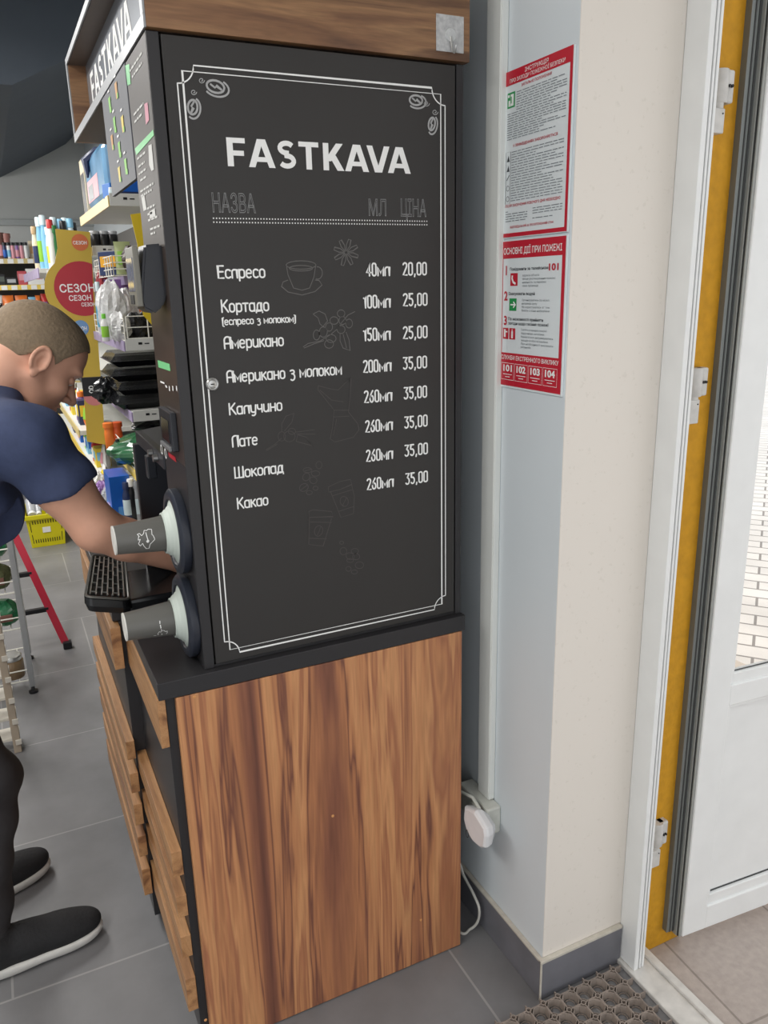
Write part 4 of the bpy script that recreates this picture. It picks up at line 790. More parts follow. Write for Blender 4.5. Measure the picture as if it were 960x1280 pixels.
s = shelf_board(g1, 0.30, 0.6, GY0, GY1, 1.70, STRIPV); fence(s, (0.215, GY0+0.25), (0.215, GY1-0.1), 1.70, 0.07, 8); fence(s, (0.215, GY0+0.25), (0.4, GY0+0.25), 1.70, 0.07, 3)
s = shelf_board(g1, GX, 0.6, GY0, GY1, Z2, STRIPV); end_bracket(s, GX, GY0, Z2); fence(s, (GX+0.003, GY0), (GX+0.003, GY1-0.05), Z2+0.005, 0.075, 9); fence(s, (GX+0.012, GY0), (0.42, GY0), Z2+0.012, 0.075, 3, 2)
s = shelf_board(g1, GX, 0.6, GY0, GY1, Z3, STRIPV); end_bracket(s, GX, GY0, Z3)
s = shelf_board(g1, GX, 0.6, GY0, GY1, Z4, STRIPY); end_bracket(s, GX, GY0, Z4); fence(s, (GX+0.003, GY0), (GX+0.003, GY1-0.05), Z4+0.005, 0.06, 8)
s = shelf_board(g1, 0.13, 0.6, GY0+0.02, GY1, Z5, STRIPY)
g2 = thing('gondola_shelving', 'shelving bay beyond the yellow promo panel with colourful packs', 'shelf', (0.4, 3.5, 0))
b = MB(); b.box(0.60, 0.63, 2.42, 4.6, 0, 2.0, 0.002); b.build('back_panel', GONB, g2)
b = MB(); b.box(0.12, 0.6, 2.42, 4.6, 0, 0.10, 0.003); pl = b.build('plinth', GON, g2)
b = MB(); b.box(0.113, 0.12, 2.42, 4.6, 0.06, 0.11, 0.001); b.build('price_strip', STRIPY, pl)
Z6, Z7, Z8 = 1.80, 1.03, 0.82
s = shelf_board(g2, 0.23, 0.6, 2.44, 2.9, 1.83, STRIP); end_bracket(s, 0.23, 2.44, 1.83)
s = shelf_board(g2, 0.03, 0.6, 2.95, 4.6, 1.76, STRIPV, 0.045)
s = shelf_board(g2, 0.08, 0.6, 2.43, 4.6, Z7, STRIP)
s = shelf_board(g2, 0.13, 0.6, 2.43, 4.6, Z8, STRIPY)
s = shelf_board(g2, 0.10, 0.6, 2.43, 4.6, 1.30, STRIP)
# yellow promo panel with round bulge
yp = 2.40
sz = thing('promo_panel', 'yellow shelf divider panel with red circle of white lettering and smaller round spots', 'sign', tuple(by(100, 420, yp)))
def P(px, py): return by(px, py, yp)
c0 = P(99, 362); rad = abs(P(56, 364)[0]-c0[0])
out = [P(112.5, 290), P(69, 286), P(72, 310)]
aa = [np.array((c0[0]+rad*math.cos(t), yp, c0[2]+rad*1.0*math.sin(t))) for t in [math.radians(d) for d in range(128, 236, 8)]]
out += aa+[P(101, 440), P(109, 552), P(132, 556)]
b = MB(); b.prism(out, (0, 0.005, 0)); bd = b.build('panel_board', YEL, sz)
def disc(px, py, rpx, m, name, clip=None):
    c_ = P(px, py); r = rpx*mpp(c_); pts = [(c_[0]+r*math.cos(t), yp-0.0008, c_[2]+r*math.sin(t)) for t in [2*math.pi*k/40 for k in range(40)]]
    if clip is not None: pts = [p_ for p_ in pts if p_[0] < clip(p_[2])]
    d = MB(); d.add(pts, [tuple(range(len(pts)))]); return d.build(name, m, bd)
eA, eB = P(112.5, 290), P(132, 556)
edge = lambda z: eA[0]+(eB[0]-eA[0])*(z-eA[2])/(eB[2]-eA[2])-0.001
SZ_R = mat('promo_red', (176, 54, 64), 0.45, 0, 0.02); disc(103, 361, 33, SZ_R, 'red_spot', edge)
disc(100, 303, 10, mat('promo_orange', (206, 112, 70), 0.45), 'orange_spot'); disc(101, 410, 9.5, mat('promo_blue', (110, 148, 190), 0.45), 'blue_spot'); disc(118, 494, 13, mat('promo_pink', (206, 130, 130), 0.45), 'pink_spot', edge)
def ptxt(body, l, r, cap, name='promo_lettering', col=WHITE_INK):
    A, B = P(*l), P(*r); d = MB(); put_text(d, body, (A[0], yp-0.0008, A[2]), (1, 0, 0), (0, 0, 1), (0, -1, 0), B[0]-A[0], cap*mpp(A), 0.018, eps=0.0008); d.build(name, col, bd)
ptxt('СЕЗОН', (75, 365.5), (119, 366), 9); ptxt('СЕЗОН', (86.5, 376), (114.5, 376), 6); ptxt('СЕЗОН', (102, 383), (119.5, 383), 4.2); ptxt('СЕЗОН', (91.5, 305.5), (108.5, 306), 3.8); ptxt('СЕЗОН', (92, 413.5), (109, 414), 4.5)
# yellow board hung at the near end of the bay
yb_ = 1.488
o = MB().prism([by(*q_, yb_) for q_ in ((163, 268), (205, 262), (225, 420), (197, 414), (179, 394), (172, 306))], (0, 0.004, 0)).build('shelf_end_board', YELB); tag(o, 'plain yellow board at the near end of the shelving, half hidden by the payment terminal', 'board')
# ------------------------------------------------------------------ goods
def copy_tree(o, parent=None):
    c = o.copy(); C.objects.link(c)
    if parent is not None: c.parent = parent
    for ch in list(o.children): copy_tree(ch, c)
    return c
def M(n, c, r=0.4, **k): return mat(n, c, r, 0, k.pop('var', 0.05), **k)
CLEAR = mat('clear_plastic', (236, 240, 242), 0.1, 0, 0.1, 60, alpha=0.42); CLEARB = mat('crumpled_clear', (240, 242, 244), 0.12, 0, 0.25, 90, bump=1.0, alpha=0.72)
def bottle(name, label, cat, h, r, cb, cc, cl=None, group=None, neck=0.45, trig=False):
    t = thing(name, label, cat, (0, 0, 0), group)
    b = MB(); b.lathe([(0, 0), (r*0.9, 0), (r, h*0.02), (r, h*0.62), (r*0.92, h*0.68), (r*neck, h*0.80), (r*neck, h*0.84), (0, h*0.84)], seg=14); b.build('bottle_body', cb, t)
    b = MB()
    b.lathe([(0, h*0.82), (r*neck*1.25, h*0.82), (r*neck*1.25, h*0.985), (r*neck*1.1, h), (0, h)], seg=12)
    if trig: b.box(-r*1.1, r*0.5, -r*0.25, r*0.25, h*0.93, h*1.02, 0.002); b.box(-r*0.9, -r*0.7, -r*0.15, r*0.15, h*0.83, h*0.95, 0.001)
    b.build('cap', cc, t)
    if cl is not None:
        b = MB(); b.lathe([(r*1.0, h*0.15), (r*1.015, h*0.16), (r*1.015, h*0.54), (r*1.0, h*0.55)], seg=14); b.build('label_band', cl, t)
    return t
def carton(name, label, cat, w_, d_, h, c1, c2=None, group=None, panel=(0.1, 0.9, 0.35, 0.8)):
    t = thing(name, label, cat, (0, 0, 0), group)
    MB().box(-w_/2, w_/2, -d_/2, d_/2, 0, h, 0.0015).build('box', c1, t)
    if c2 is not None:
        b = MB(); b.box(-w_/2+w_*panel[0], -w_/2+w_*panel[1], -d_/2-0.0008, -d_/2+0.001, h*panel[2], h*panel[3]); b.box(-w_/2-0.0008, -w_/2+0.001, -d_/2+d_*0.1, d_/2-d_*0.1, h*panel[2], h*panel[3]); b.build('printed_panel', c2, t)
    return t
def pouch(name, label, cat, w_, d_, h, c1, c2=None, group=None, seed=1):
    t = thing(name, label, cat, (0, 0, 0), group); rr = random.Random(seed); nx, nz = 8, 9
    def pt(i, j, s):
        u, v = i/nx, j/nz; bul = (math.sin(math.pi*u)**0.6)*(1-v**2.2)*(0.55+0.45*min(1, v*4)); wv = 1-0.06*math.sin(math.pi*v)
        return ((u-0.5)*w_*wv, s*(0.001+d_/2*bul)+rr.uniform(-1, 1)*d_*0.02, v*h)
    b = MB()
    for s in (-1, 1): b.add([pt(i, j, s) for j in range(nz+1) for i in range(nx+1)], [(j*(nx+1)+i, j*(nx+1)+i+1, (j+1)*(nx+1)+i+1, (j+1)*(nx+1)+i) for j in range(nz) for i in range(nx)], 0, True)
    b.build('pouch_film', c1, t)
    if c2 is not None:
        b = MB(); b.add([((u-0.5)*w_*0.7, -(0.0025+d_/2*(math.sin(math.pi*(0.15+0.7*u))**0.6)*(1-(0.3+0.4*v)**2.2)), h*(0.3+0.4*v)) for v in (0, 0.5, 1) for u in (0, 0.25, 0.5, 0.75, 1)], [(j*5+i, j*5+i+1, (j+1)*5+i+1, (j+1)*5+i) for j in range(2) for i in range(4)], 0, True); b.build('printed_panel', c2, t)
    return t
def jar(name, label, cat, h, r, cg, cl, group=None):
    t = thing(name, label, cat, (0, 0, 0), group)
    b = MB(); b.lathe([(0, 0), (r*0.93, 0), (r, h*0.05), (r, h*0.75), (r*0.85, h*0.83), (0, h*0.83)], seg=16); b.build('jar_glass', cg, t)
    b = MB(); b.lathe([(0, h*0.82), (r*0.92, h*0.82), (r*0.92, h*0.98), (r*0.88, h), (0, h)], seg=16); b.build('lid', cl, t)
    return t
def lump(name, label, cat, w_, d_, h, c1, group=None, seed=1, amp=0.16, c2=None):
    """a soft crumpled bag"""
    t = thing(name, label, cat, (0, 0, 0), group); rr = random.Random(seed); b = MB(); seg, rings = 18, 10; ph = [rr.uniform(0, 6.28) for _ in range(8)]
    vs = []
    for i in range(rings+1):
        v = i/rings
        for k in range(seg):
            a_ = 2*math.pi*k/seg; env = (math.sin(math.pi*min(1, 0.10+v*0.86))**0.55)
            n_ = 1+amp*(math.sin(3*a_+ph[0]+5*v)+0.6*math.sin(7*a_+ph[1]-9*v)+0.5*math.sin(5*a_+ph[2]+13*v)); vs.append((w_/2*env*n_*math.cos(a_), d_/2*env*n_*math.sin(a_), v*h*(1+0.05*math.sin(4*a_+ph[3]))))
    fs = [(i*seg+k, i*seg+(k+1) % seg, (i+1)*seg+(k+1) % seg, (i+1)*seg+k) for i in range(rings) for k in range(seg)]+[tuple(range(seg))[::-1], tuple(range(rings*seg, (rings+1)*seg))]
    b.add(vs, fs, 0, False); b.build('bag', c1, t)
    if c2 is not None:
        b = MB(); b.box(-w_*0.22, w_*0.22, -d_*0.56, -d_*0.5, h*0.3, h*0.6, 0.002); b.build('label_card', c2, t)
    return t
def at(t, px, y, z, rz=0.0, py=None):
    """stand a thing on height z at depth y where it shows at photo column px"""
    lo = by(px, 400 if py is None else py, y)
    for _ in range(4):       # columns lean a little: settle the row for that height
        d = np.array((lo[0], y, z))-CAM; pyy = 640-FPX*(d@_u)/(d@_f); lo = by(px, pyy, y)
    t.location = (lo[0], y, z); t.rotation_euler = (0, 0, rz); return t
def hz(px, py, y, z): return by(px, py, y)[2]-z           # height of something whose top shows at (px, py)
def ww(px, py, y, n): return n*mpp(by(px, py, y))
BLK = M('goods_black', (30, 30, 33), 0.3); BRN = M('goods_brown', (120, 82, 72)); TEA = M('goods_rose', (176, 120, 112)); SKY = M('goods_sky', (128, 184, 214)); PALE = M('goods_pale', (206, 222, 226)); LIME = M('goods_lime', (136, 190, 60)); NAVY = M('goods_navy', (40, 52, 88)); ORG = M('goods_orange', (222, 116, 44)); REDG = M('goods_red', (186, 48, 44)); GRN = M('goods_green', (48, 116, 62)); DGRN = M('goods_dark_green', (30, 66, 46), 0.3); CRM = M('goods_cream', (222, 206, 176)); VIO = M('goods_violet', (138, 100, 160)); BLU = M('goods_blue', (30, 92, 180), 0.3); YLW = M('goods_yellow', (226, 200, 60)); PNK = M('goods_pink', (214, 150, 160)); SIL = M('goods_silver', (170, 172, 176), 0.25); WHT = M('goods_white', (228, 228, 226))
# -- near bay, top shelf
yy = 1.75
t = thing('blue_package', 'big blue and pink plastic package standing on the top shelf of the near bay', 'package')
hb_ = hz(128, 177, yy, Z1); MB().box(-0.14, 0.14, -0.28, 0.28, 0, hb_, 0.035).build('wrapping', mat('package_blue', (112, 164, 214), 0.22, 0, 0.35, 7), t); t.location = (0.345, 1.90, Z1)
MB().box(-0.1412, -0.1395, -0.08, 0.24, 0.035, hb_*0.55, 0.001).build('printed_panel', PNK, t).matrix_parent_inverse = Matrix(); MB().box(-0.1422, -0.141, 0.06, 0.2, 0.04, hb_*0.45, 0.0005).build('printed_letters', SIL, t).matrix_parent_inverse = Matrix()
for o_ in list(t.children): o_.matrix_parent_inverse = Matrix()
b = MB(); b.tube([(-0.06, 0.05, hb_+0.010), (-0.11, 0.10, hb_+0.006), (-0.150, 0.12, hb_-0.03), (-0.152, 0.10, hb_-0.09)], [0.008, 0.016, 0.020, 0.004], 8); b.build('dark_handle', NAVY, t).matrix_parent_inverse = Matrix()
t = carton('narrow_box', 'cream box with black stripe at the far end of the top shelf', 'box', 0.06, 0.13, hz(101, 200, 2.28, Z1), CRM, BLK, None, (0.2, 0.6, 0.05, 0.75)); t.location = (0.235, 2.27, Z1)
t = carton('blue_box', 'bright blue flat box at the near corner of the top shelf below the drinks board', 'box', 0.16, 0.07, 0.075, BLU, NAVY, None, (0, 1, 0, 0.25)); at(t, 174, 1.56, Z1)
t = carton('blue_box', 'bright blue small box tucked between the big blue package and the drinks board', 'box', 0.07, 0.06, 0.045, M('goods_azure', (52, 122, 206)), None, None); at(t, 146, 1.56, Z1, 0.3)
t = jar('small_jar', 'white capped small jar at the front of the top shelf by the blue box', 'jar', 0.03, 0.012, PALE, WHT); at(t, 141, 1.52, Z1)
# -- under the top shelf
for k, px in enumerate((120, 131, 142)):
    t = jar('glass_jar', ['dark glass jar farthest along the shelf under the top one', 'middle dark glass jar of three under the top shelf', 'dark glass jar nearest on the shelf under the top one'][k], 'jar', 0.075, 0.024, BLK, SIL, 'dark jars under the top shelf'); at(t, px, 2.5+0.0*k, 1.83)
t = pouch('green_pouch', 'pale green pouch hanging under the top shelf near the payment terminal', 'pouch', 0.06, 0.04, 0.12, M('goods_pale_green', (170, 180, 130)), LIME, None, 6); at(t, 156, 1.85, 1.705)
t = carton('dark_box', 'dark navy box tilted on the shelf under the jars', 'box', 0.10, 0.12, 0.09, NAVY, M('goods_gold', (206, 150, 40)), None); at(t, 150, 2.0, 1.705, 0.5)
t = lump('dark_bag', 'dark small bag behind the wire fence beside the payment terminal', 'bag', 0.06, 0.08, 0.10, M('goods_umber', (66, 52, 50)), None, 8); at(t, 165, 1.8, 1.705)
t = lump('red_bag', 'red and dark pack hanging just right of the yellow promo panel', 'bag', 0.05, 0.07, 0.14, M('goods_crimson', (140, 48, 56), 0.3, var=0.3), None, 9); at(t, 131, 2.2, 1.60)
t = carton('tray_pack', 'rose coloured pack under the red one right of the yellow panel', 'box', 0.05, 0.06, 0.05, PNK, WHT); at(t, 131, 2.15, Z2+0.07)
# -- shelf with the wire fence: clear bottles and crumpled bags
for k, (px, y_, top, wd, lab) in enumerate(((129, 2.1, 352, 10, 'clear bottle with blue label next to the yellow promo panel'), (134, 1.85, 372, 9, 'slim clear bottle with black cap behind the wire fence'))):
    t = bottle('clear_bottle', lab, 'bottle', hz(px, top, y_, Z2), ww(px, top, y_, wd)/2, CLEAR, PALE if k == 0 else BLK, M('goods_teal', (60, 140, 170)) if k == 0 else None); at(t, px, y_, Z2)
t = bottle('dropper_bottle', 'small green and white bottle behind the wire fence', 'bottle', hz(132, 392, 1.62, Z2), 0.013, WHT, M('goods_bright_green', (110, 196, 60)), LIME); at(t, 133, 1.62, Z2)
for k, (px, y_, top, wd, lab) in enumerate(((146, 1.72, 352, 32, 'tall crumpled clear film bag in the middle of the fenced shelf'), (160, 1.85, 362, 32, 'crumpled clear film bag beside the payment terminal'), (138, 2.0, 358, 26, 'crumpled clear film bag farther back on the fenced shelf'), (152, 1.60, 390, 26, 'low shiny crumpled bag at the front of the fenced shelf'))):
    t = lump('film_bag', lab, 'bag', ww(px, top, y_, wd), 0.12, hz(px, top, y_, Z2), CLEARB, 'crumpled clear bags', 20+k, 0.13); at(t, px, y_, Z2)
for k, (px, y_, lab) in enumerate(((170, 1.62, 'dark glossy bag behind the white side fence'), (184, 1.66, 'dark glossy bag at the right of the white side fence'))):
    t = lump('dark_bag', lab, 'bag', 0.075, 0.09, 0.095, BLK, 'dark bags behind the side fence', 30+k, 0.2); at(t, px, y_, Z2)
t = carton('violet_box', 'violet and orange box standing at the back behind the crumpled bags', 'box', 0.16, 0.08, 0.22, VIO, ORG); at(t, 160, 2.2, Z2)
# -- black clamshell trays
def clamshell(label, w_, d_, h, group):
    t = thing('clamshell_tray', label, 'tray', (0, 0, 0), group)
    b = MB(); n = 0.02
    for z0_, z1_, s0, s1 in ((0, h*0.45, 0.8, 1.0),):
        q0 = [(-w_/2*s0, -d_/2*s0, z0_), (w_/2*s0, -d_/2*s0, z0_), (w_/2*s0, d_/2*s0, z0_), (-w_/2*s0, d_/2*s0, z0_)]; q1 = [(-w_/2*s1, -d_/2*s1, z1_), (w_/2*s1, -d_/2*s1, z1_), (w_/2*s1, d_/2*s1, z1_), (-w_/2*s1, d_/2*s1, z1_)]
        b.add(q0+q1, [(3, 2, 1, 0), (0, 1, 5, 4), (1, 2, 6, 5), (2, 3, 7, 6), (3, 0, 4, 7)])
    b.box(-w_/2-0.006, w_/2+0.006, -d_/2-0.006, d_/2+0.006, h*0.43, h*0.47, 0.001); b.build('tray_base', GLOSS, t)
    b = MB(); q0 = [(-w_/2, -d_/2, h*0.48), (w_/2, -d_/2, h*0.48), (w_/2, d_/2, h*0.48), (-w_/2, d_/2, h*0.48)]; q1 = [(x*0.85, y*0.85, h) for x, y, _ in q0]
    b.add(q0+q1, [(4, 5, 6, 7), (0, 1, 5, 4), (1, 2, 6, 5), (2, 3, 7, 6), (3, 0, 4, 7)]); b.build('tray_lid', mat('smoked_clear', (30, 31, 33), 0.08, 0, 0.1, 40, alpha=0.7), t)
    return t
for k, lab in enumerate(('black clamshell tray at the bottom of the stack on the shelf', 'second black clamshell tray from the bottom of the stack', 'third black clamshell tray of the stack', 'topmost black clamshell tray of the stack')):
    t = clamshell(lab, 0.27, 0.26, 0.05, 'stacked clamshell trays'); at(t, 186, 1.72, Z3+0.001); t.location = (t.location[0]+0.01*math.sin(k*2.0), 1.72, Z3+0.001+0.0515*k)
t = carton('black_card_pack', 'black hanging card pack with white print sticking out past the shelf front', 'pack', 0.075, 0.015, 0.075, BLK, None); at(t, 117, 1.95, Z3+0.02, -0.15)
b = MB(); put_text(b, 'OD', (0.004, -0.0078, 0.012), (0, 0, 1), (-1, 0, 0), (0, -1, 0), 0.03, 0.018, 0.03); b.build('card_lettering', WHITE_INK, t).matrix_parent_inverse = Matrix()
t = lump('black_bag', 'black shiny packed bag between the card pack and the clamshell trays', 'bag', 0.085, 0.12, 0.10, GLOSS, None, 41, 0.2); at(t, 134, 1.85, Z3)
# -- lower fenced shelf
for k, (px, c_, lab) in enumerate(((139, ORG, 'orange cylinder pack farther along the lower fenced shelf'), (149, M('goods_deep_orange', (204, 84, 36)), 'deep orange cylinder pack beside the lighter orange one'))):
    t = bottle('cylinder_pack', lab, 'bottle', 0.115, 0.021, c_, c_, None, None, 0.9); at(t, px, 2.1, Z4)
for k, (px, lab) in enumerate(((150, 'dark green small bottle in front of the orange cylinders'), (156, 'dark green bottle with pale cap beside the green bag'))):
    t = bottle('dark_bottle', lab, 'bottle', 0.10-0.01*k, 0.013, DGRN, WHT if k else BLK, LIME); at(t, px, 1.75, Z4)
t = lump('green_bag', 'big dark green shiny bag lying on the lower fenced shelf', 'bag', 0.30, 0.28, 0.115, mat('bag_green', (44, 96, 62), 0.2, 0, 0.4, 14), None, 51, 0.07); at(t, 187, 1.74, Z4)
t = lump('black_pan_bag', 'black bag lying on top of the green bag under the clamshell shelf', 'bag', 0.14, 0.16, 0.05, BLK, None, 52, 0.15); at(t, 188, 1.72, Z4+0.122)
# -- below
t = carton('blue_bin', 'bright blue plastic container standing low behind the reaching arm', 'container', 0.075, 0.16, 0.17, BLU, M('goods_light_blue', (90, 150, 210)), None, (0.3, 0.7, 0.05, 0.3)); at(t, 151, 1.72, Z5)
for k, (px, y_, c_, h_, lab) in enumerate(((130, 2.0, VIO, 0.08, 'violet crumpled pack low behind the reaching arm'), (139, 1.85, SIL, 0.09, 'silver crumpled pack beside the blue container'), (124, 2.2, WHT, 0.08, 'white crumpled pack low behind the sleeve'), (135, 1.7, M('goods_lilac', (176, 156, 196)), 0.06, 'lilac crumpled pack in front of the blue container'))):
    t = lump('crumpled_pack', lab, 'pack', 0.06, 0.07, h_, c_, None, 60+k, 0.2); at(t, px, y_, Z5)
for k, (px, c_, lab) in enumerate(((162, NAVY, 'navy pack right of the blue container'), (168, BLK, 'black slim bottle low beside the dispensing bay'), (174, SIL, 'silver slim bottle low beside the dispensing bay'), (181, BLK, 'black pack farthest right beside the dispensing bay'))):
    t = bottle('slim_bottle', lab, 'bottle', 0.15+0.01*(k % 2), 0.017, c_, WHT if k == 1 else c_, PALE if k % 2 == 0 else None, None, 0.6); at(t, px, 1.62, Z5)
# -- far bay, top shelf: spray cans and bottles
for k, (px, top, c_, cc, cl, lab) in enumerate(((49, 283, CRM, M('goods_tan', (180, 150, 110)), NAVY, 'cream and navy bottle leftmost on the far bay top shelf'), (55.5, 272, SKY, PALE, LIME, 'light blue spray can with green label, left of a pair'), (61, 270, SKY, PALE, SKY, 'light blue spray can, right of a pair'), (66, 285, PALE, WHT, YLW, 'pale bottle with yellow label beside the light blue cans'))):
    t = bottle('spray_can', lab, 'bottle', hz(px, top, 3.2, 1.76), 0.017, c_, cc, cl, 'spray cans on the far bay', 0.7); at(t, px, 3.2-0.02*k, 1.76)
for k, (px, top, c_, cc, lab) in enumerate(((69, 275, M('goods_white2', (222, 222, 216)), REDG, 'white bottle with red cap peeking over the yellow panel'), (74, 271, WHT, PALE, 'white capped bottle over the yellow panel right of the red cap'), (73, 282, GRN, GRN, 'green capped short bottle over the yellow panel'), (82, 273, PALE, SKY, 'pale blue capped bottle over the yellow panel'), (85, 276, BLK, BLK, 'black round topped bottle over the yellow panel'), (88, 271, SKY, PALE, 'light blue bottle over the middle of the yellow panel'), (94, 273, PALE, SKY, 'pale bottle over the right part of the yellow panel'), (98, 277, NAVY, BLK, 'dark bottle over the right end of the yellow panel'))):
    t = bottle('cleaner_bottle', lab, 'bottle', hz(px, top, 3.0, 1.76)-0.0005*k, 0.018, c_, cc, None, 'bottles over the yellow panel', 0.7); at(t, px, 2.98+0.05*(k % 2), 1.76)
t = carton('white_card', 'white price card standing out under the far bay top shelf beside the yellow panel', 'price card', 0.05, 0.006, 0.042, WHT, None); at(t, 68, 2.9, 1.712); t.rotation_euler = (0, -0.2, -0.1)
# -- far bay, middle shelves: rows of small packs
rn = random.Random(5)
PC = [ORG, REDG, BLU, WHT, LIME, NAVY, CRM, PNK, YLW, GRN, VIO, SKY]
CN = ['orange', 'red', 'blue', 'white', 'lime', 'navy', 'cream', 'pink', 'yellow', 'green', 'violet', 'light blue']
ORD = ['first', 'second', 'third', 'fourth', 'fifth', 'sixth', 'seventh', 'eighth', 'ninth', 'tenth', 'eleventh', 'twelfth', 'thirteenth', 'fourteenth']
for si, (z_, x_, nm, y0, n) in enumerate(((1.03, 0.115, 'upper', 2.52, 12), (0.82, 0.165, 'lower', 2.50, 12), (0.10, 0.16, 'bottom', 3.05, 8))):
    for k in range(n):
        ci = (k*5+si*3) % 12; y_ = y0+k*0.125
        lab = '%s pack, %s from the near end of the %s rail in the far bay' % (CN[ci], ORD[k], nm)
        if k % 3 == 0: t = pouch('snack_pouch', lab, 'pack', 0.085, 0.05, rn.uniform(0.11, 0.15), PC[ci], PC[(ci+4) % 12], 'small packs on the %s rail' % nm, k)
        elif k % 3 == 1: t = carton('snack_box', lab, 'pack', 0.07, 0.095, rn.uniform(0.08, 0.13), PC[ci], PC[(ci+3) % 12], 'small packs on the %s rail' % nm)
        else: t = bottle('snack_bottle', lab, 'bottle', rn.uniform(0.11, 0.15), 0.033, PC[ci], PC[(ci+2) % 12], WHT, 'small packs on the %s rail' % nm)
        t.location = (x_+0.02, y_, z_); t.rotation_euler = (0, 0, math.pi/2*(-1 if k % 3 == 0 else 0))
for k in range(8):
    ci = (k*7+2) % 12; lab = '%s pack, %s from the near end of the low shelf behind the reaching arm' % (CN[ci], ORD[k])
    t = pouch('snack_pouch', lab, 'pack', 0.075, 0.04, 0.075, PC[ci], PC[(ci+5) % 12], 'small packs on the low shelf', 90+k) if k % 2 else carton('snack_box', lab, 'pack', 0.05, 0.06, 0.055, PC[ci], PC[(ci+3) % 12], 'small packs on the low shelf')
    t.location = (0.165, 1.80+0.082*k, Z5); t.rotation_euler = (0, 0, -math.pi/2 if k % 2 else 0)
# -- back wall shelving
g3 = thing('wall_shelving', 'shelving along the back wall behind the head of the bending person', 'shelf', (-0.7, 6.2, 0))
b = MB(); b.box(-2.4, 0.45, 6.42, 6.458, 0, 1.95, 0.002); b.build('back_panel', mat('dark_back_panel', (70, 66, 62), 0.6), g3)
ZB1, ZB2, ZB3 = by(20, 327, 6.0)[2]+0.02, by(20, 360, 6.0)[2]+0.02, by(20, 402, 6.0)[2]
for z_, st in ((ZB1, STRIP), (ZB2, STRIPY), (ZB3, STRIPY), (0.9, STRIP), (0.5, STRIP)):
    b = MB(); b.box(-2.4, 0.42, 6.0, 6.42, z_-0.02, z_, 0.002); s = b.build('shelf', GON, g3); b = MB(); b.box(-2.4, 0.42, 5.992, 6.0, z_-0.036, z_+0.004, 0.001); sp_ = b.build('price_strip', st, s)
    if z_ > 1.0:
        for k in range(7, 13): MB().box(-0.62+0.075*k, -0.575+0.075*k, 5.9905, 5.9925, z_-0.034, z_).build('price_tag', WHT, sp_)
yb2 = 6.1
for k, (px, top, wd, c_, lab) in enumerate(((3, 290, 11, BRN, 'brown tall canister at the left of the back wall shelf'), (11.5, 291, 9, TEA, 'rose brown canister beside the dark capped bottles'))):
    t = bottle('canister', lab, 'canister', hz(px, top, yb2, ZB1), ww(px, top, yb2, wd)/2, c_, c_, PNK, 'canisters on the back wall', 0.95); at(t, px, yb2+0.08, ZB1)
cols = [BLU, SKY, PNK, PNK, PNK, WHT]
for k, px in enumerate((7.5, 12.5, 17.5, 23, 28.5, 34)):
    t = bottle('polish_bottle', ['dark capped bottle with blue label, first of the row', 'dark capped bottle with light blue label, second of the row', 'dark capped bottle with pink label beside the blue ones', 'dark capped bottle with pink label, fourth of the row', 'dark capped bottle with pink label, fifth of the row', 'dark capped bottle with white label ending the row'][k], 'bottle', hz(px, 303, yb2-0.05, ZB1), ww(px, 310, yb2, 4.6)/2, [NAVY, WHT, PNK, VIO, PNK, WHT][k], BLK, cols[k], 'dark capped bottles on the back wall shelf', 0.85); at(t, px, yb2-0.05, ZB1)
t = pouch('cream_pouch', 'cream printed pouch at the right of the dark capped bottles', 'pouch', ww(43, 310, yb2, 10), 0.08, hz(43, 301, yb2, ZB1), CRM, M('goods_apricot', (206, 160, 110)), None, 3); at(t, 43, yb2, ZB1)
for k, (px, wd, top, c_, c2, lab) in enumerate(((3, 8, 343, BLK, M('goods_slate', (80, 86, 80)), 'dark patterned basket box at the left of the second shelf'), (15, 12, 347, BLK, SIL, 'dark box with bright print beside the red striped one'), (29.5, 11, 339, M('goods_rose_red', (190, 80, 88)), PNK, 'red striped box on the second back wall shelf'), (45, 20, 336, WHT, PNK, 'white box with picture at the right of the red striped box'))):
    t = carton('shelf_box', lab, 'box', ww(px, top, yb2, wd), 0.12, hz(px, top, yb2, ZB2), c_, c2, 'boxes on the second back wall shelf'); at(t, px, yb2, ZB2)
for k, (px, wd, top, c_, c2, lab) in enumerate(((3, 8, 369, WHT, BLK, 'white and black pouch left of the orange pouches'), (14, 13, 369, ORG, CRM, 'orange pouch, left of the two above the head'), (30.5, 14, 369, ORG, CRM, 'orange pouch, right of the two above the head'), (44, 9, 371, SKY, YLW, 'light blue and yellow pouch beside the orange ones'), (51, 6, 369, ORG, REDG, 'small orange and red pouch near the right end of the third shelf'), (59, 8, 367, REDG, VIO, 'red and violet pouch nearest the yellow promo panel'))):
    t = pouch('snack_pouch', lab, 'pouch', ww(px, top, yb2, wd), 0.09, hz(px, top, yb2, ZB3), c_, c2, 'pouches on the third back wall shelf', 70+k); at(t, px, yb2-0.03, ZB3)
# ================================================================== ON THE FLOOR OF THE AISLE
# yellow basket with bottles
BY = 4.15; bl = bz(38, 684); br_ = bz(82, 680); bt = hz(30, 646, BY, 0)
bk = thing('shopping_basket', 'yellow plastic shopping basket with slotted sides on the floor by the far shelves', 'basket', ((bl[0]+br_[0])/2, BY+0.15, 0))
x0, x1 = bl[0]+0.01, br_[0]; cx = (x0+x1)/2; BW, BD, BH = (x1-x0), 0.32, bt
BYL = mat('basket_yellow', (206, 196, 20), 0.4, 0, 0.03, 8)
b = MB(); tp = 1.16
def rect(s_, z_, sh=0.0): return [(cx-BW/2*s_-sh, BY-(s_-1)*0.12-sh, z_), (cx+BW/2*s_+sh, BY-(s_-1)*0.12-sh, z_), (cx+BW/2*s_+sh, BY+BD+(s_-1)*0.12+sh, z_), (cx-BW/2*s_-sh, BY+BD+(s_-1)*0.12+sh, z_)]
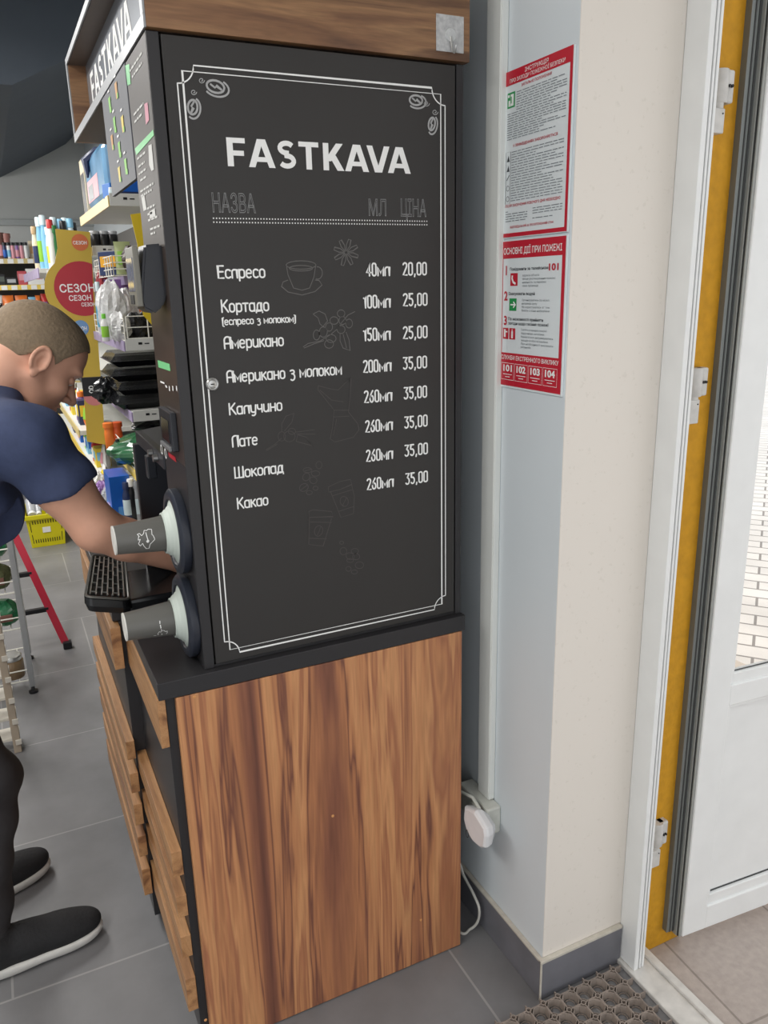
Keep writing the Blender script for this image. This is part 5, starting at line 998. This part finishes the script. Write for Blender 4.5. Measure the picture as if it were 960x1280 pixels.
vs = rect(1, 0.001)+rect(tp, BH)+rect(tp, BH, -0.008)+rect(1, 0.012, -0.008)
b.add(vs, [(3, 2, 1, 0)]+[(i, (i+1) % 4, 4+(i+1) % 4, 4+i) for i in range(4)]+[(4+i, 4+(i+1) % 4, 8+(i+1) % 4, 8+i) for i in range(4)]+[(8+i, 8+(i+1) % 4, 12+(i+1) % 4, 12+i) for i in range(4)]+[(12, 13, 14, 15)])
b.build('basket_body', BYL, bk)
b = MB(); o4, i4 = rect(tp, BH-0.022, 0.012), rect(tp, BH-0.022, 0.0); o5, i5 = rect(tp, BH+0.004, 0.012), rect(tp, BH+0.004, -0.006)
b.add(o4+o5+i5+i4, [(i, (i+1) % 4, 4+(i+1) % 4, 4+i) for i in range(4)]+[(4+i, 4+(i+1) % 4, 8+(i+1) % 4, 8+i) for i in range(4)]+[(8+i, 8+(i+1) % 4, 12+(i+1) % 4, 12+i) for i in range(4)]+[(12+i, 12+(i+1) % 4, (i+1) % 4, i) for i in range(4)]); b.build('rim', BYL, bk)
b = MB()
def slot(u0, u1, v0, v1):
    def q_(u, v): s_ = 1+(tp-1)*v; return (cx+BW*s_*(u-0.5), BY-(s_-1)*0.12-0.0015, BH*v)
    b.add([q_(u0, v0), q_(u1, v0), q_(u1, v1), q_(u0, v1)], [(0, 1, 2, 3)])
for k in range(11):
    u = 0.16+0.068*k; slot(u-0.014, u+0.014, 0.14, 0.26); slot(u-0.014, u+0.014, 0.74, 0.85)
slot(0.075, 0.095, 0.14, 0.42); slot(0.075, 0.095, 0.5, 0.82); slot(0.905, 0.925, 0.14, 0.42); slot(0.905, 0.925, 0.5, 0.82)
b.build('vent_slots', mat('slot_dark', (70, 66, 16), 0.7, 0, 0), bk)
b = MB(); s_ = 1.08; b.box(cx-0.025, cx+0.025, BY-0.013, BY-0.0105, BH*0.45, BH*0.62, 0.0005); b.build('sticker', WHT, bk)
for k, (px, py, r, lab) in enumerate(((40, 642, 0.031, 'largest white capped bottle end at the left in the yellow basket'), (53.5, 633, 0.024, 'white capped bottle lying highest in the yellow basket'), (48.5, 641, 0.02, 'white capped bottle end in the middle of the yellow basket'), (61, 640, 0.022, 'white capped bottle end at the right in the yellow basket'))):
    c_ = by(px, py, BY+0.05+0.04*(k % 2)); t = thing('white_bottle', lab, 'bottle', (c_[0], c_[1], c_[2]), 'bottles in the yellow basket')
    b = MB(); b.lathe([(0, 0), (r*0.9, 0), (r, 0.01), (r, 0.14), (0, 0.15)], seg=14); b.build('bottle_body', SIL, t).matrix_parent_inverse = Matrix()
    b = MB(); b.lathe([(0, -0.02), (r*0.8, -0.02), (r*0.85, -0.015), (r*0.85, 0.0), (0, 0.0)], seg=14); b.build('cap', WHT, t).matrix_parent_inverse = Matrix()
    t.rotation_euler = (-1.15, 0, 0)
# red ladder leaning in the aisle
lt = thing('step_ladder', 'red ladder with black feet leaning in the aisle behind the silver rack post', 'ladder', (-0.3, 2.5, 0))
f0 = bz(85, 810); k1 = by(18, 668, 2.62); dl = (k1-f0)/k1[2]
LR = mat('ladder_red', (168, 28, 52), 0.4, 0, 0.03)
def ladder_rail(off):
    A = f0+np.array((off, 0, 0)); Bt = A+dl*0.92; dn = (Bt-A)/np.linalg.norm(Bt-A); sx = np.array((1, 0, 0)); sx = sx-dn*(sx@dn); sx /= np.linalg.norm(sx); sy = np.cross(dn, sx); h1, h2 = 0.017, 0.011
    m = MB(); q_ = [sx*h1*a_+sy*h2*c_ for a_, c_ in ((-1, -1), (1, -1), (1, 1), (-1, 1))]; A2 = A+dn*0.03
    m.add([A2+p_ for p_ in q_]+[Bt+p_ for p_ in q_], [(0, 1, 2, 3)[::-1], (4, 5, 6, 7), (0, 1, 5, 4), (1, 2, 6, 5), (2, 3, 7, 6), (3, 0, 4, 7)]); r_ = m.build('rail', LR, lt)
    m = MB(); m.box(A[0]-0.02, A[0]+0.02, A[1]-0.018, A[1]+0.018, 0.001, 0.036, 0.004); m.build('rubber_foot', BLK, r_)
ladder_rail(0); ladder_rail(-0.36)
for fr in (0.20, 0.38, 0.56, 0.74, 0.9):
    c_ = f0+dl*0.92*fr+np.array((0, 0.0, 0)); MB().box(c_[0]-0.355, c_[0]-0.004, c_[1]-0.012, c_[1]+0.012, c_[2]-0.010, c_[2]+0.012, 0.003).build('rung', BLK, lt)
# silver wire rack and its goods
rk = thing('wire_rack', 'silver post display rack with white wire shelves at the left of the aisle', 'rack', (-0.45, 2.0, 0))
RX, RY = -0.273, 1.985; SLV = mat('rack_silver', (176, 178, 180), 0.35, 0.6, 0.04)
for (xx, y_) in ((RX, RY), (RX-0.42, RY), (RX, RY+0.36), (RX-0.42, RY+0.36)):
    p_ = MB().box(xx-0.012, xx+0.012, y_-0.010, y_+0.010, 0.03, 0.86, 0.003).build('post', SLV, rk)
    b = MB(); b.lathe([(0, 0.001), (0.019, 0.001), (0.019, 0.01), (0.010, 0.014), (0.006, 0.031), (0, 0.031)], (xx, y_, 0), seg=14); b.build('levelling_foot', BLK, p_)
RZ = [0.06, 0.30, 0.46, 0.60]
for z_ in RZ:
    b = MB(); b.tube([(RX, RY, z_), (RX-0.42, RY, z_), (RX-0.42, RY+0.36, z_), (RX, RY+0.36, z_)], 0.004, 6, closed=True)
    for k in range(1, 9): b.bar((RX-0.42*k/9, RY, z_), (RX-0.42*k/9, RY+0.36, z_), 0.002)
    b.bar((RX, RY-0.002, z_+0.05), (RX-0.42, RY-0.002, z_+0.05), 0.003); b.bar((RX+0.002, RY, z_+0.05), (RX+0.002, RY+0.36, z_+0.05), 0.003)
    b.build('wire_shelf', WIRE, rk)
GB = M('goods_leaf', (30, 104, 66), 0.35, var=0.25)
for k, (dx, dy, z_, lab) in enumerate(((-0.07, 0.08, 0.604, 'green pack on the top wire shelf of the silver rack'), (-0.07, 0.09, 0.464, 'green and brown pack on the second wire shelf of the silver rack'), (-0.06, 0.08, 0.304, 'green pack on the third wire shelf of the silver rack'))):
    t = lump('green_pack', lab, 'pack', 0.12, 0.13, 0.10, GB if k != 1 else M('goods_moss', (84, 88, 58), var=0.3), 'packs on the silver rack', 80+k, 0.08, BRN); t.location = (RX+dx, RY+dy, z_)
t = jar('metal_lid_jar', 'glass jar with shiny metal lid on the low wire shelf', 'jar', 0.10, 0.045, M('goods_ochre', (132, 110, 84), 0.2), STEEL); t.location = (RX-0.065, RY+0.06, 0.064)
t = jar('orange_label_can', 'can with orange print standing in front of the silver rack', 'can', 0.085, 0.04, M('goods_can', (176, 120, 66), 0.3, var=0.3), SIL); t.location = (RX-0.155, RY+0.07, 0.064)
# beige stand in front of it
sd = thing('display_stand', 'beige display stand with stepped white ledges at the left edge below the person', 'stand', (-0.5, 1.55, 0))
BG = mat('stand_beige', (168, 154, 136), 0.6, 0, 0.08, 14)
MB().box(-0.362, -0.336, 1.506, 1.53, 0.001, 0.62, 0.002).build('post', BG, sd); MB().box(-0.90, -0.874, 1.506, 1.53, 0.001, 0.62, 0.002).build('post', BG, sd)
for k in range(7):
    z_ = 0.04+0.085*k; MB().box(-0.90, -0.3365, 1.531, 1.62, z_, z_+0.012, 0.002).build('ledge', mat('ledge_white', (206, 200, 188), 0.5, 0, 0.05), sd)
    MB().box(-0.352, -0.332, 1.4985, 1.5055, z_-0.004, z_+0.016, 0.001).build('ledge_clip', MATS['ledge_white'], sd)
# orange tag clipped on the far end of the cabinet slats
p = by(130, 807, 1.106); tg = thing('orange_tag', 'small orange hanging tag at the far end of the slatted cabinet front', 'tag', tuple(p))
b = MB(); b.box(p[0]-0.016, p[0]+0.014, 1.1035, 1.1055, p[2]-0.022, p[2]+0.02, 0.0005, rot=Matrix.Rotation(0.5, 3, 'Y')); b.build('card', M('tag_orange', (226, 112, 50)), tg)
b = MB(); b.box(p[0]-0.004, p[0]+0.002, 1.1028, 1.1036, p[2]-0.006, p[2]+0.004); b.box(p[0]+0.001, p[0]+0.006, 1.1028, 1.1036, p[2]+0.006, p[2]+0.011); b.build('tag_mark', BRN, tg)
b = MB(); b.bar((p[0]+0.004, 1.1045, p[2]+0.012), (-0.05, 1.1045, 0.505), 0.0012); b.build('tag_string', BRN, tg)
# ================================================================== THE PERSON
def surface_nets(D, ax):
    xs, ys, zs = ax; S = D < 0
    nx, ny, nz = D.shape
    cnt = np.zeros((nx-1, ny-1, nz-1), np.int8); acc = np.zeros((nx-1, ny-1, nz-1, 3), np.float32)
    corners = [S[i:nx-1+i, j:ny-1+j, k:nz-1+k] for i in (0, 1) for j in (0, 1) for k in (0, 1)]
    anyc = np.logical_or.reduce(corners) & ~np.logical_and.reduce(corners)
    I, J, K = np.nonzero(anyc); n = len(I); sum_ = np.zeros((n, 3)); c_ = np.zeros(n)
    offs = [(0, 0, 0), (0, 0, 1), (0, 1, 0), (0, 1, 1), (1, 0, 0), (1, 0, 1), (1, 1, 0), (1, 1, 1)]
    for a_ in range(8):
        for b_ in range(a_+1, 8):
            oa, ob = offs[a_], offs[b_]
            if sum(abs(p-q) for p, q in zip(oa, ob)) != 1: continue
            da = D[I+oa[0], J+oa[1], K+oa[2]]; db = D[I+ob[0], J+ob[1], K+ob[2]]; m_ = (da < 0) != (db < 0)
            t = np.where(m_, da/np.where(da-db == 0, 1, da-db), 0)
            pa = np.stack([xs[I+oa[0]], ys[J+oa[1]], zs[K+oa[2]]], 1); pb = np.stack([xs[I+ob[0]], ys[J+ob[1]], zs[K+ob[2]]], 1)
            sum_ += np.where(m_[:, None], pa+(pb-pa)*t[:, None], 0); c_ += m_
    V = sum_/c_[:, None]; idx = -np.ones(anyc.shape, int); idx[I, J, K] = np.arange(n); F = []
    def quads(A, B, sl):
        pass
    for d in range(3):
        sa = [slice(None)]*3; sb = [slice(None)]*3; sa[d] = slice(0, -1); sb[d] = slice(1, None)
        E_ = S[tuple(sa)] != S[tuple(sb)]; a1, a2 = [(1, 2), (2, 0), (0, 1)][d]
        P_ = np.nonzero(E_); P_ = [p.copy() for p in P_]; ok = (P_[a1] > 0) & (P_[a2] > 0) & (P_[a1] < S.shape[a1]-1) & (P_[a2] < S.shape[a2]-1); P_ = [p[ok] for p in P_]
        def g(o1, o2):
            q = [p.copy() for p in P_]; q[a1] += o1; q[a2] += o2; return idx[q[0], q[1], q[2]]
        f = np.stack([g(-1, -1), g(0, -1), g(0, 0), g(-1, 0)], 1); fl = S[P_[0], P_[1], P_[2]]
        f = np.where(fl[:, None], f, f[:, ::-1]); F.append(f)
    F = np.concatenate(F); F = F[(F >= 0).all(1)]
    return V, F
class SDF:
    def __init__(s, xs, ys, zs): s.ax = (xs, ys, zs); s.D = np.full((len(xs), len(ys), len(zs)), 1.0, np.float32)
    def _sl(s, lo, hi): return tuple(slice(max(0, np.searchsorted(a, l)-1), np.searchsorted(a, h)+1) for a, l, h in zip(s.ax, lo, hi))
    def _pts(s, sl): X, Y, Z = np.meshgrid(*[a[q] for a, q in zip(s.ax, sl)], indexing='ij'); return np.stack([X, Y, Z], -1).astype(np.float32)
    def _mix(s, sl, d, k, op):
        A = s.D[sl]
        if op == 'u':
            h = np.clip(0.5+0.5*(A-d)/k, 0, 1); s.D[sl] = A*(1-h)+d*h-k*h*(1-h)
        else:
            h = np.clip(0.5-0.5*(A+d)/k, 0, 1); s.D[sl] = A*(1-h)+(-d)*h+k*h*(1-h)
    def cap(s, a, b, ra, rb, k=0.015, op='u'):
        a, b = np.array(a, np.float32), np.array(b, np.float32); m_ = max(ra, rb)+2*k+0.02; sl = s._sl(np.minimum(a, b)-m_, np.maximum(a, b)+m_); P_ = s._pts(sl)
        ab = b-a; t = np.clip(((P_-a)@ab)/max(1e-9, ab@ab), 0, 1); d = np.linalg.norm(P_-a-t[..., None]*ab, axis=-1)-(ra+(rb-ra)*t); s._mix(sl, d, k, op); return s
    def ell(s, c, r, R=None, k=0.015, op='u'):
        c, r = np.array(c, np.float32), np.array(r, np.float32); m_ = r.max()+2*k+0.02; sl = s._sl(c-m_, c+m_); P_ = s._pts(sl)-c
        if R is not None: P_ = P_@np.array(R, np.float32).T
        k0 = np.linalg.norm(P_/r, axis=-1); k1 = np.linalg.norm(P_/(r*r), axis=-1); d = k0*(k0-1)/np.maximum(k1, 1e-6); s._mix(sl, d, k, op); return s
    def plane(s, p, n, lo=None, hi=None):      # keep the side the normal points away from
        n = np.array(n, float); n /= np.linalg.norm(n); sl = s._sl(lo, hi) if lo is not None else (slice(None),)*3; P_ = s._pts(sl)-np.array(p, np.float32); s.D[sl] = np.maximum(s.D[sl], P_@n.astype(np.float32)); return s
    def mesh(s, name, m, parent, smooth=1):
        V, F = surface_nets(s.D, s.ax)
        if smooth:
            for _ in range(smooth):
                acc = np.zeros_like(V); c_ = np.zeros(len(V))
                for i in range(4): a_, b_ = F[:, i], F[:, (i+1) % 4]; np.add.at(acc, a_, V[b_]); np.add.at(c_, a_, 1); np.add.at(acc, b_, V[a_]); np.add.at(c_, b_, 1)
                V = V*0.5+0.5*acc/np.maximum(c_, 1)[:, None]
        b = MB(); b.v = [tuple(v) for v in V.tolist()]; b.f = [tuple(f) for f in F.tolist()]; b.m = [0]*len(b.f); b.sm = [True]*len(b.f); return b.build(name, m, parent)
def axis(*segs):
    o = []
    for a_, b_, st in segs: o += list(np.arange(a_, b_, st))
    return np.array(sorted(set(np.round(o, 5))), np.float32)
per = thing('person', 'person in navy t-shirt and dark trousers bending with one arm in the coffee machine', 'person', (-0.42, 0.6, 0))
SKIN = mat('skin', (220, 166, 140), 0.5, 0, 0.06, 30); SHIRT = mat('navy_cotton', (58, 68, 98), 0.85, 0, 0.12, 60, bump=0.2); TROU = mat('charcoal_trousers', (52, 50, 52), 0.85, 0, 0.12, 50, bump=0.2)
HAIR = mat('short_hair', (138, 120, 98), 0.8, 0, 0.16, 140, bump=0.5)
SH = by(32, 551, 0.435); EL = by(120, 660, 0.415); WR = by(224, 700, 0.46); hd = (WR-EL)/np.linalg.norm(WR-EL)
SHF = np.array((-0.31, 0.80, 1.30)); ELF = np.array((-0.40, 0.86, 1.04)); WRF = np.array((-0.40, 0.82, 0.80))
H0 = np.array((-0.145, 0.605, 1.490)); pit, yaw_ = math.radians(40), math.radians(13); HS = 1.06
Fd = np.array((math.cos(pit)*math.cos(yaw_), math.cos(pit)*math.sin(yaw_), -math.sin(pit))); Ld = np.array((-math.sin(yaw_), math.cos(yaw_), 0)); Ud = np.cross(Fd, Ld)
RH = np.stack([Fd, Ld, Ud])
def hp(f, s_, u): return H0+HS*(Fd*f+Ld*s_+Ud*u)
def hr(*r): return [q*HS for q in r]
def head(S, inflate=0.0, hair=False):
    i = inflate
    S.ell(hp(-0.012, 0, 0.040), hr(0.098+i, 0.078+i, 0.084+i), RH, 0.01); S.ell(hp(0.03, 0, 0.045), hr(0.064+i, 0.066+i, 0.07+i), RH, 0.02)
    if hair: return
    S.ell(hp(0.038, 0, -0.03), hr(0.056, 0.058, 0.075), RH, 0.02)
    S.cap(hp(0.0, -0.052, -0.03), hp(0.066, -0.018, -0.092), 0.022, 0.020, 0.02); S.cap(hp(0.0, 0.052, -0.03), hp(0.066, 0.018, -0.092), 0.022, 0.020, 0.02)
    S.ell(hp(0.082, 0, -0.092), hr(0.020, 0.024, 0.018), RH, 0.018)
    for q in (-1, 1):
        S.ell(hp(0.074, q*0.028, 0.030), hr(0.022, 0.027, 0.010), RH, 0.014)       # brow
        S.ell(hp(0.058, q*0.043, -0.022), hr(0.026, 0.018, 0.020), RH, 0.016)     # cheek
        S.ell(hp(0.094, q*0.034, 0.007), hr(0.021, 0.020, 0.012), RH, 0.012, 's') # eye socket
        S.ell(hp(0.077, q*0.032, 0.007), hr(0.012, 0.014, 0.009), RH, 0.004)      # lids
        # ear
        e = lambda f, s_, u: hp(f, q*s_, u)
        S.ell(e(-0.010, 0.078, 0.0), hr(0.018, 0.007, 0.030), RH, 0.006)
        for a0, a1 in zip(range(-60, 220, 20), range(-40, 240, 20)):
            c0_, s0_ = math.cos(math.radians(a0)), math.sin(math.radians(a0)); c1_, s1_ = math.cos(math.radians(a1)), math.sin(math.radians(a1))
            S.cap(e(-0.012-0.017*c0_*1.0, 0.083, 0.004+0.027*s0_), e(-0.012-0.017*c1_*1.0, 0.083, 0.004+0.027*s1_), 0.0042, 0.0042, 0.004)
        S.ell(e(-0.008, 0.079, -0.028), hr(0.009, 0.005, 0.010), RH, 0.005)
        S.ell(e(-0.008, 0.090, 0.000), hr(0.010, 0.011, 0.017), RH, 0.004, 's')
        S.ell(e(0.006, 0.080, -0.004), hr(0.005, 0.006, 0.008), RH, 0.004)
    S.cap(hp(0.086, 0, 0.014), hp(0.116, 0, -0.027), 0.0080, 0.0115, 0.010)
    for q in (-1, 1): S.ell(hp(0.100, q*0.012, -0.032), hr(0.012, 0.0075, 0.0075), RH, 0.008)
    S.ell(hp(0.090, 0, -0.053), hr(0.012, 0.022, 0.0055), RH, 0.006); S.ell(hp(0.088, 0, -0.064), hr(0.012, 0.020, 0.006), RH, 0.006); S.ell(hp(0.102, 0, -0.058), hr(0.01, 0.022, 0.0015), RH, 0.003, 's')
def arm(S, g=0.0):
    S.cap(SH, (SH+EL)/2, 0.064+g, 0.058+g, 0.03); S.cap((SH+EL)/2, EL, 0.058+g, 0.052+g, 0.03)
def torso(S, g=0.0):
    S.ell((-0.57, 0.62, 0.96), (0.125+g, 0.165+g, 0.13+g), None, 0.05); S.ell((-0.50, 0.62, 1.09), (0.13+g, 0.165+g, 0.14+g), None, 0.06); S.ell((-0.40, 0.62, 1.21), (0.135+g, 0.185+g, 0.15+g), None, 0.06); S.ell((-0.33, 0.62, 1.31), (0.12+g, 0.185+g, 0.11+g), None, 0.05)
    S.cap((-0.31, 0.52, 1.345), SH, 0.085+g, 0.068+g, 0.04); S.cap((-0.33, 0.72, 1.34), SHF, 0.085+g, 0.068+g, 0.04)
    S.cap(SHF, ELF, 0.064+g, 0.05+g, 0.03)
xs = axis((-0.78, -0.26, 0.010), (-0.26, 0.0, 0.0032), (0.0, 0.08, 0.006), (0.08, 0.28, 0.004)); ys = axis((0.318, 0.40, 0.006), (0.40, 0.48, 0.004), (0.48, 0.72, 0.0032), (0.72, 0.98, 0.010)); zs = axis((-0.02, 0.68, 0.012), (0.68, 0.90, 0.008), (0.90, 1.08, 0.004), (1.08, 1.34, 0.007), (1.34, 1.66, 0.0032))
B = SDF(xs, ys, zs)
torso(B); arm(B)
B.cap(hp(-0.035, 0, -0.03), (-0.285, 0.615, 1.395), 0.066, 0.075, 0.03)
LEG = [((-0.57, 0.535, 0.92), (-0.385, 0.53, 0.50), (-0.445, 0.465, 0.10)), ((-0.57, 0.705, 0.92), (-0.47, 0.735, 0.50), (-0.545, 0.70, 0.10))]
for h_, k_, a_ in LEG: B.cap(h_, k_, 0.085, 0.056, 0.03); B.cap(k_, a_, 0.054, 0.036, 0.03); B.cap(a_, np.array(a_)+(0.08, 0.01, -0.05), 0.034, 0.026, 0.02)
B.cap(EL, EL+(WR-EL)*0.35, 0.050, 0.047, 0.02); B.cap(EL+(WR-EL)*0.35, WR, 0.047, 0.030, 0.02)
B.cap(SHF, ELF, 0.055, 0.048, 0.03); B.cap(ELF, WRF, 0.045, 0.030, 0.02)
def hand(S, w, d, up, side, k):
    """palm and five bent fingers; d along the hand, up towards its back, side towards the thumb"""
    d, up, side = [np.array(v, float)/np.linalg.norm(v) for v in (d, up, side)]; R_ = np.stack([d, side, up])
    S.ell(w+d*0.045, (0.052, 0.040, 0.016), R_, 0.015)
    for j, (o_, l_) in enumerate(((0.029, 0.072), (0.010, 0.080), (-0.010, 0.075), (-0.028, 0.060))):
        p0 = w+d*0.082+side*o_; p1 = p0+(d*0.9-up*0.35)*l_*0.45; p2 = p1+(d*0.45-up*0.85)*l_*0.33; p3 = p2+(-d*0.25-up*0.9)*l_*0.26
        S.cap(p0, p1, 0.0095, 0.0088, k); S.cap(p1, p2, 0.0088, 0.0082, k); S.cap(p2, p3, 0.0082, 0.007, k)
    p0 = w+d*0.025+side*0.032-up*0.004; p1 = p0+(d*0.6+side*0.6-up*0.4)*0.036; p2 = p1+(d*0.9-up*0.35)*0.032; S.cap(p0, p1, 0.013, 0.011, 0.006); S.cap(p1, p2, 0.011, 0.0085, 0.004)
hand(B, WR, hd*0.8+np.array((0.4, 0, 0)), (0.1, -0.1, 1), (0, 1, 0), 0.003); hand(B, WRF, (0.12, 0, -1), (0, 1, 0.1), (1, 0, 0.1), 0.003)
head(B)
B.mesh('body', SKIN, per, 1)
# eyes and brows
for q in (-1, 1):
    m = MB(); m.ell(hp(0.0785, q*0.0315, 0.005), hr(0.0095, 0.0095, 0.0095), 0, 14, 10); e_ = m.build('eye', mat('eye_white', (214, 210, 204), 0.2, 0, 0), per)
    m = MB(); m.tube([hp(0.088, q*0.012, 0.028), hp(0.089, q*0.026, 0.033), hp(0.079, q*0.044, 0.028)], [0.003, 0.0046, 0.0026], 8); m.build('eyebrow', HAIR, per)
# hair: close cropped
xs2 = axis((-0.32, 0.02, 0.0034)); ys2 = axis((0.48, 0.74, 0.0034)); zs2 = axis((1.38, 1.68, 0.0034))
Hh = SDF(xs2, ys2, zs2); head(Hh, 0.0045, True)
Pg = Hh._pts((slice(None),)*3)-H0.astype(np.float32); L3 = (Pg@RH.T.astype(np.float32))/HS
fp = [-0.13, -0.085, -0.05, -0.030, -0.012, 0.010, 0.022, 0.030, 0.050, 0.066, 0.080, 0.12]; up_ = [-0.035, -0.04, -0.02, 0.004, 0.030, 0.026, 0.012, 0.034, 0.062, 0.078, 0.084, 0.09]
Hh.D = np.maximum(Hh.D, np.interp(L3[..., 0], fp, up_).astype(np.float32)-L3[..., 2])
Hh.mesh('hair', HAIR, per, 1)
# t-shirt
xs3 = axis((-0.80, -0.30, 0.009), (-0.30, 0.06, 0.0055)); ys3 = axis((0.30, 0.56, 0.0055), (0.56, 1.0, 0.009)); zs3 = axis((0.80, 1.05, 0.009), (1.05, 1.50, 0.0055))
T = SDF(xs3, ys3, zs3); torso(T, 0.013)
T.ell((-0.357, 0.60, 1.15), (0.153, 0.165, 0.105), None, 0.05); T.cap((-0.36, 0.60, 1.395), (-0.235, 0.555, 1.40), 0.075, 0.058, 0.04)
T.cap(SH, (SH+EL)/2, 0.077, 0.070, 0.03); T.cap((SH+EL)/2, EL, 0.070, 0.064, 0.03)
ad = np.array((0.36, 0.0, -0.93)); cut = by(86, 609, 0.425); Q = T._pts((slice(None),)*3)
md_ = ((Q-cut.astype(np.float32))@ad.astype(np.float32)); near = (np.linalg.norm(Q-EL.astype(np.float32), axis=-1) < 0.26) & (Q[..., 1] < 0.56) & (Q[..., 0] > -0.30); T.D = np.where(near, np.maximum(T.D, md_), T.D)
adf = (ELF-SHF)/np.linalg.norm(ELF-SHF); cutf = SHF+(ELF-SHF)*0.5; mdf = ((Q-cutf.astype(np.float32))@adf.astype(np.float32)); nearf = (np.linalg.norm(Q-ELF.astype(np.float32), axis=-1) < 0.22) & (Q[..., 1] > 0.78); T.D = np.where(nearf, np.maximum(T.D, mdf), T.D)
nd_ = np.array((0.6, 0, 0.8)); T.plane((-0.212, 0.61, 1.462), nd_, (-0.45, 0.48, 1.3), (-0.1, 0.74, 1.5))
T.plane((-0.6, 0.62, 0.90), (-0.45, 0, -0.89))
# soft folds in the cloth
Wv = (0.0022*np.sin(60*Q[..., 0]+25*Q[..., 2]+18*Q[..., 1])+0.0018*np.sin(38*Q[..., 2]-46*Q[..., 0]+9*Q[..., 1])).astype(np.float32); T.D += Wv
T.mesh('t_shirt', SHIRT, per, 1)
def seam(c, d, r, name):
    d = d/np.linalg.norm(d); a_ = np.cross(d, (0, 0, 1)); a_ /= np.linalg.norm(a_); b_ = np.cross(d, a_); m = MB(); m.tube([c+a_*r*math.cos(t)+b_*r*math.sin(t) for t in [2*math.pi*k/28 for k in range(28)]], 0.0016, 6, closed=True); m.build(name, SHIRT, per)
# trousers
xs4 = axis((-0.80, -0.26, 0.007)); ys4 = axis((0.36, 0.88, 0.007)); zs4 = axis((0.04, 1.08, 0.009)); R4 = SDF(xs4, ys4, zs4)
R4.ell((-0.57, 0.62, 0.94), (0.14, 0.18, 0.12), None, 0.04)
for h_, k_, a_ in LEG: R4.cap(h_, k_, 0.098, 0.074, 0.03); R4.cap(k_, a_, 0.072, 0.056, 0.03)
R4.plane((0, 0, 1.0), (0.2, 0, 1)); R4.plane((0, 0, 0.085), (0, 0, -1)); Q4 = R4._pts((slice(None),)*3); R4.D += (0.0035*np.sin(55*Q4[..., 2]+30*Q4[..., 0])+0.003*np.sin(31*Q4[..., 2]-40*Q4[..., 1])).astype(np.float32)
R4.mesh('trousers', TROU, per, 1)
# shoes
def shoe(toe, ang):
    c, s_ = math.cos(ang), math.sin(ang); Rz = np.array(((c, s_, 0), (-s_, c, 0), (0, 0, 1)))
    def w(f, l, u): return np.array((toe[0]+f*c-l*s_, toe[1]+f*s_+l*c, u))
    lo = np.minimum(w(-0.32, -0.07, 0), w(0.02, 0.07, 0)); hi = np.maximum(w(-0.32, 0.07, 0), w(0.02, -0.07, 0)); lo2 = np.minimum(lo, hi)-0.07; hi2 = np.maximum(lo, hi)+0.07
    ax_ = (np.arange(lo2[0], hi2[0], 0.005).astype(np.float32), np.arange(lo2[1], hi2[1], 0.005).astype(np.float32), np.arange(-0.01, 0.15, 0.0045).astype(np.float32))
    U_ = SDF(*ax_)
    for f, l, u, r in ((-0.06, 0.0, 0.045, (0.075, 0.046, 0.040)), (-0.13, 0.0, 0.055, (0.085, 0.046, 0.045)), (-0.21, 0, 0.060, (0.09, 0.042, 0.055)), (-0.255, 0, 0.065, (0.045, 0.038, 0.062))): U_.ell(w(f, l, u), r, Rz, 0.03)
    U_.cap(w(-0.245, 0, 0.09), w(-0.25, 0, 0.118), 0.043, 0.044, 0.02)
    U_.plane((0, 0, 0.026), (0, 0, -1)); U_.plane((0, 0, 0.122), (0.0, 0, 1)); up = U_.mesh('shoe_upper', mat('black_knit', (34, 34, 36), 0.8, 0, 0.15, 160, bump=0.4), per, 1)
    S_ = SDF(*ax_)
    for f, r in ((-0.055, (0.072, 0.052, 0.030)), (-0.14, (0.09, 0.050, 0.030)), (-0.23, (0.078, 0.046, 0.034))): S_.ell(w(f, 0, 0.024), r, Rz, 0.03)
    S_.plane((0, 0, 0.034), (0, 0, 1)); S_.plane((0, 0, 0.002), (0, 0, -1)); S_.mesh('sole', mat('sole_white', (206, 204, 200), 0.6, 0, 0.06, 40), up, 1)
    m = MB()
    for k in range(5):
        f = -0.125-0.016*k; zt = 0.096+0.004*k; m.tube([w(f, -0.024, zt-0.012), w(f-0.006, 0, zt+0.004), w(f-0.004, 0.024, zt-0.012)], 0.0028, 6)
    m.build('laces', mat('black_lace', (22, 22, 24), 0.8, 0, 0), up)
shoe((-0.190, 0.475), math.radians(6)); shoe((-0.300, 0.80), math.radians(24))
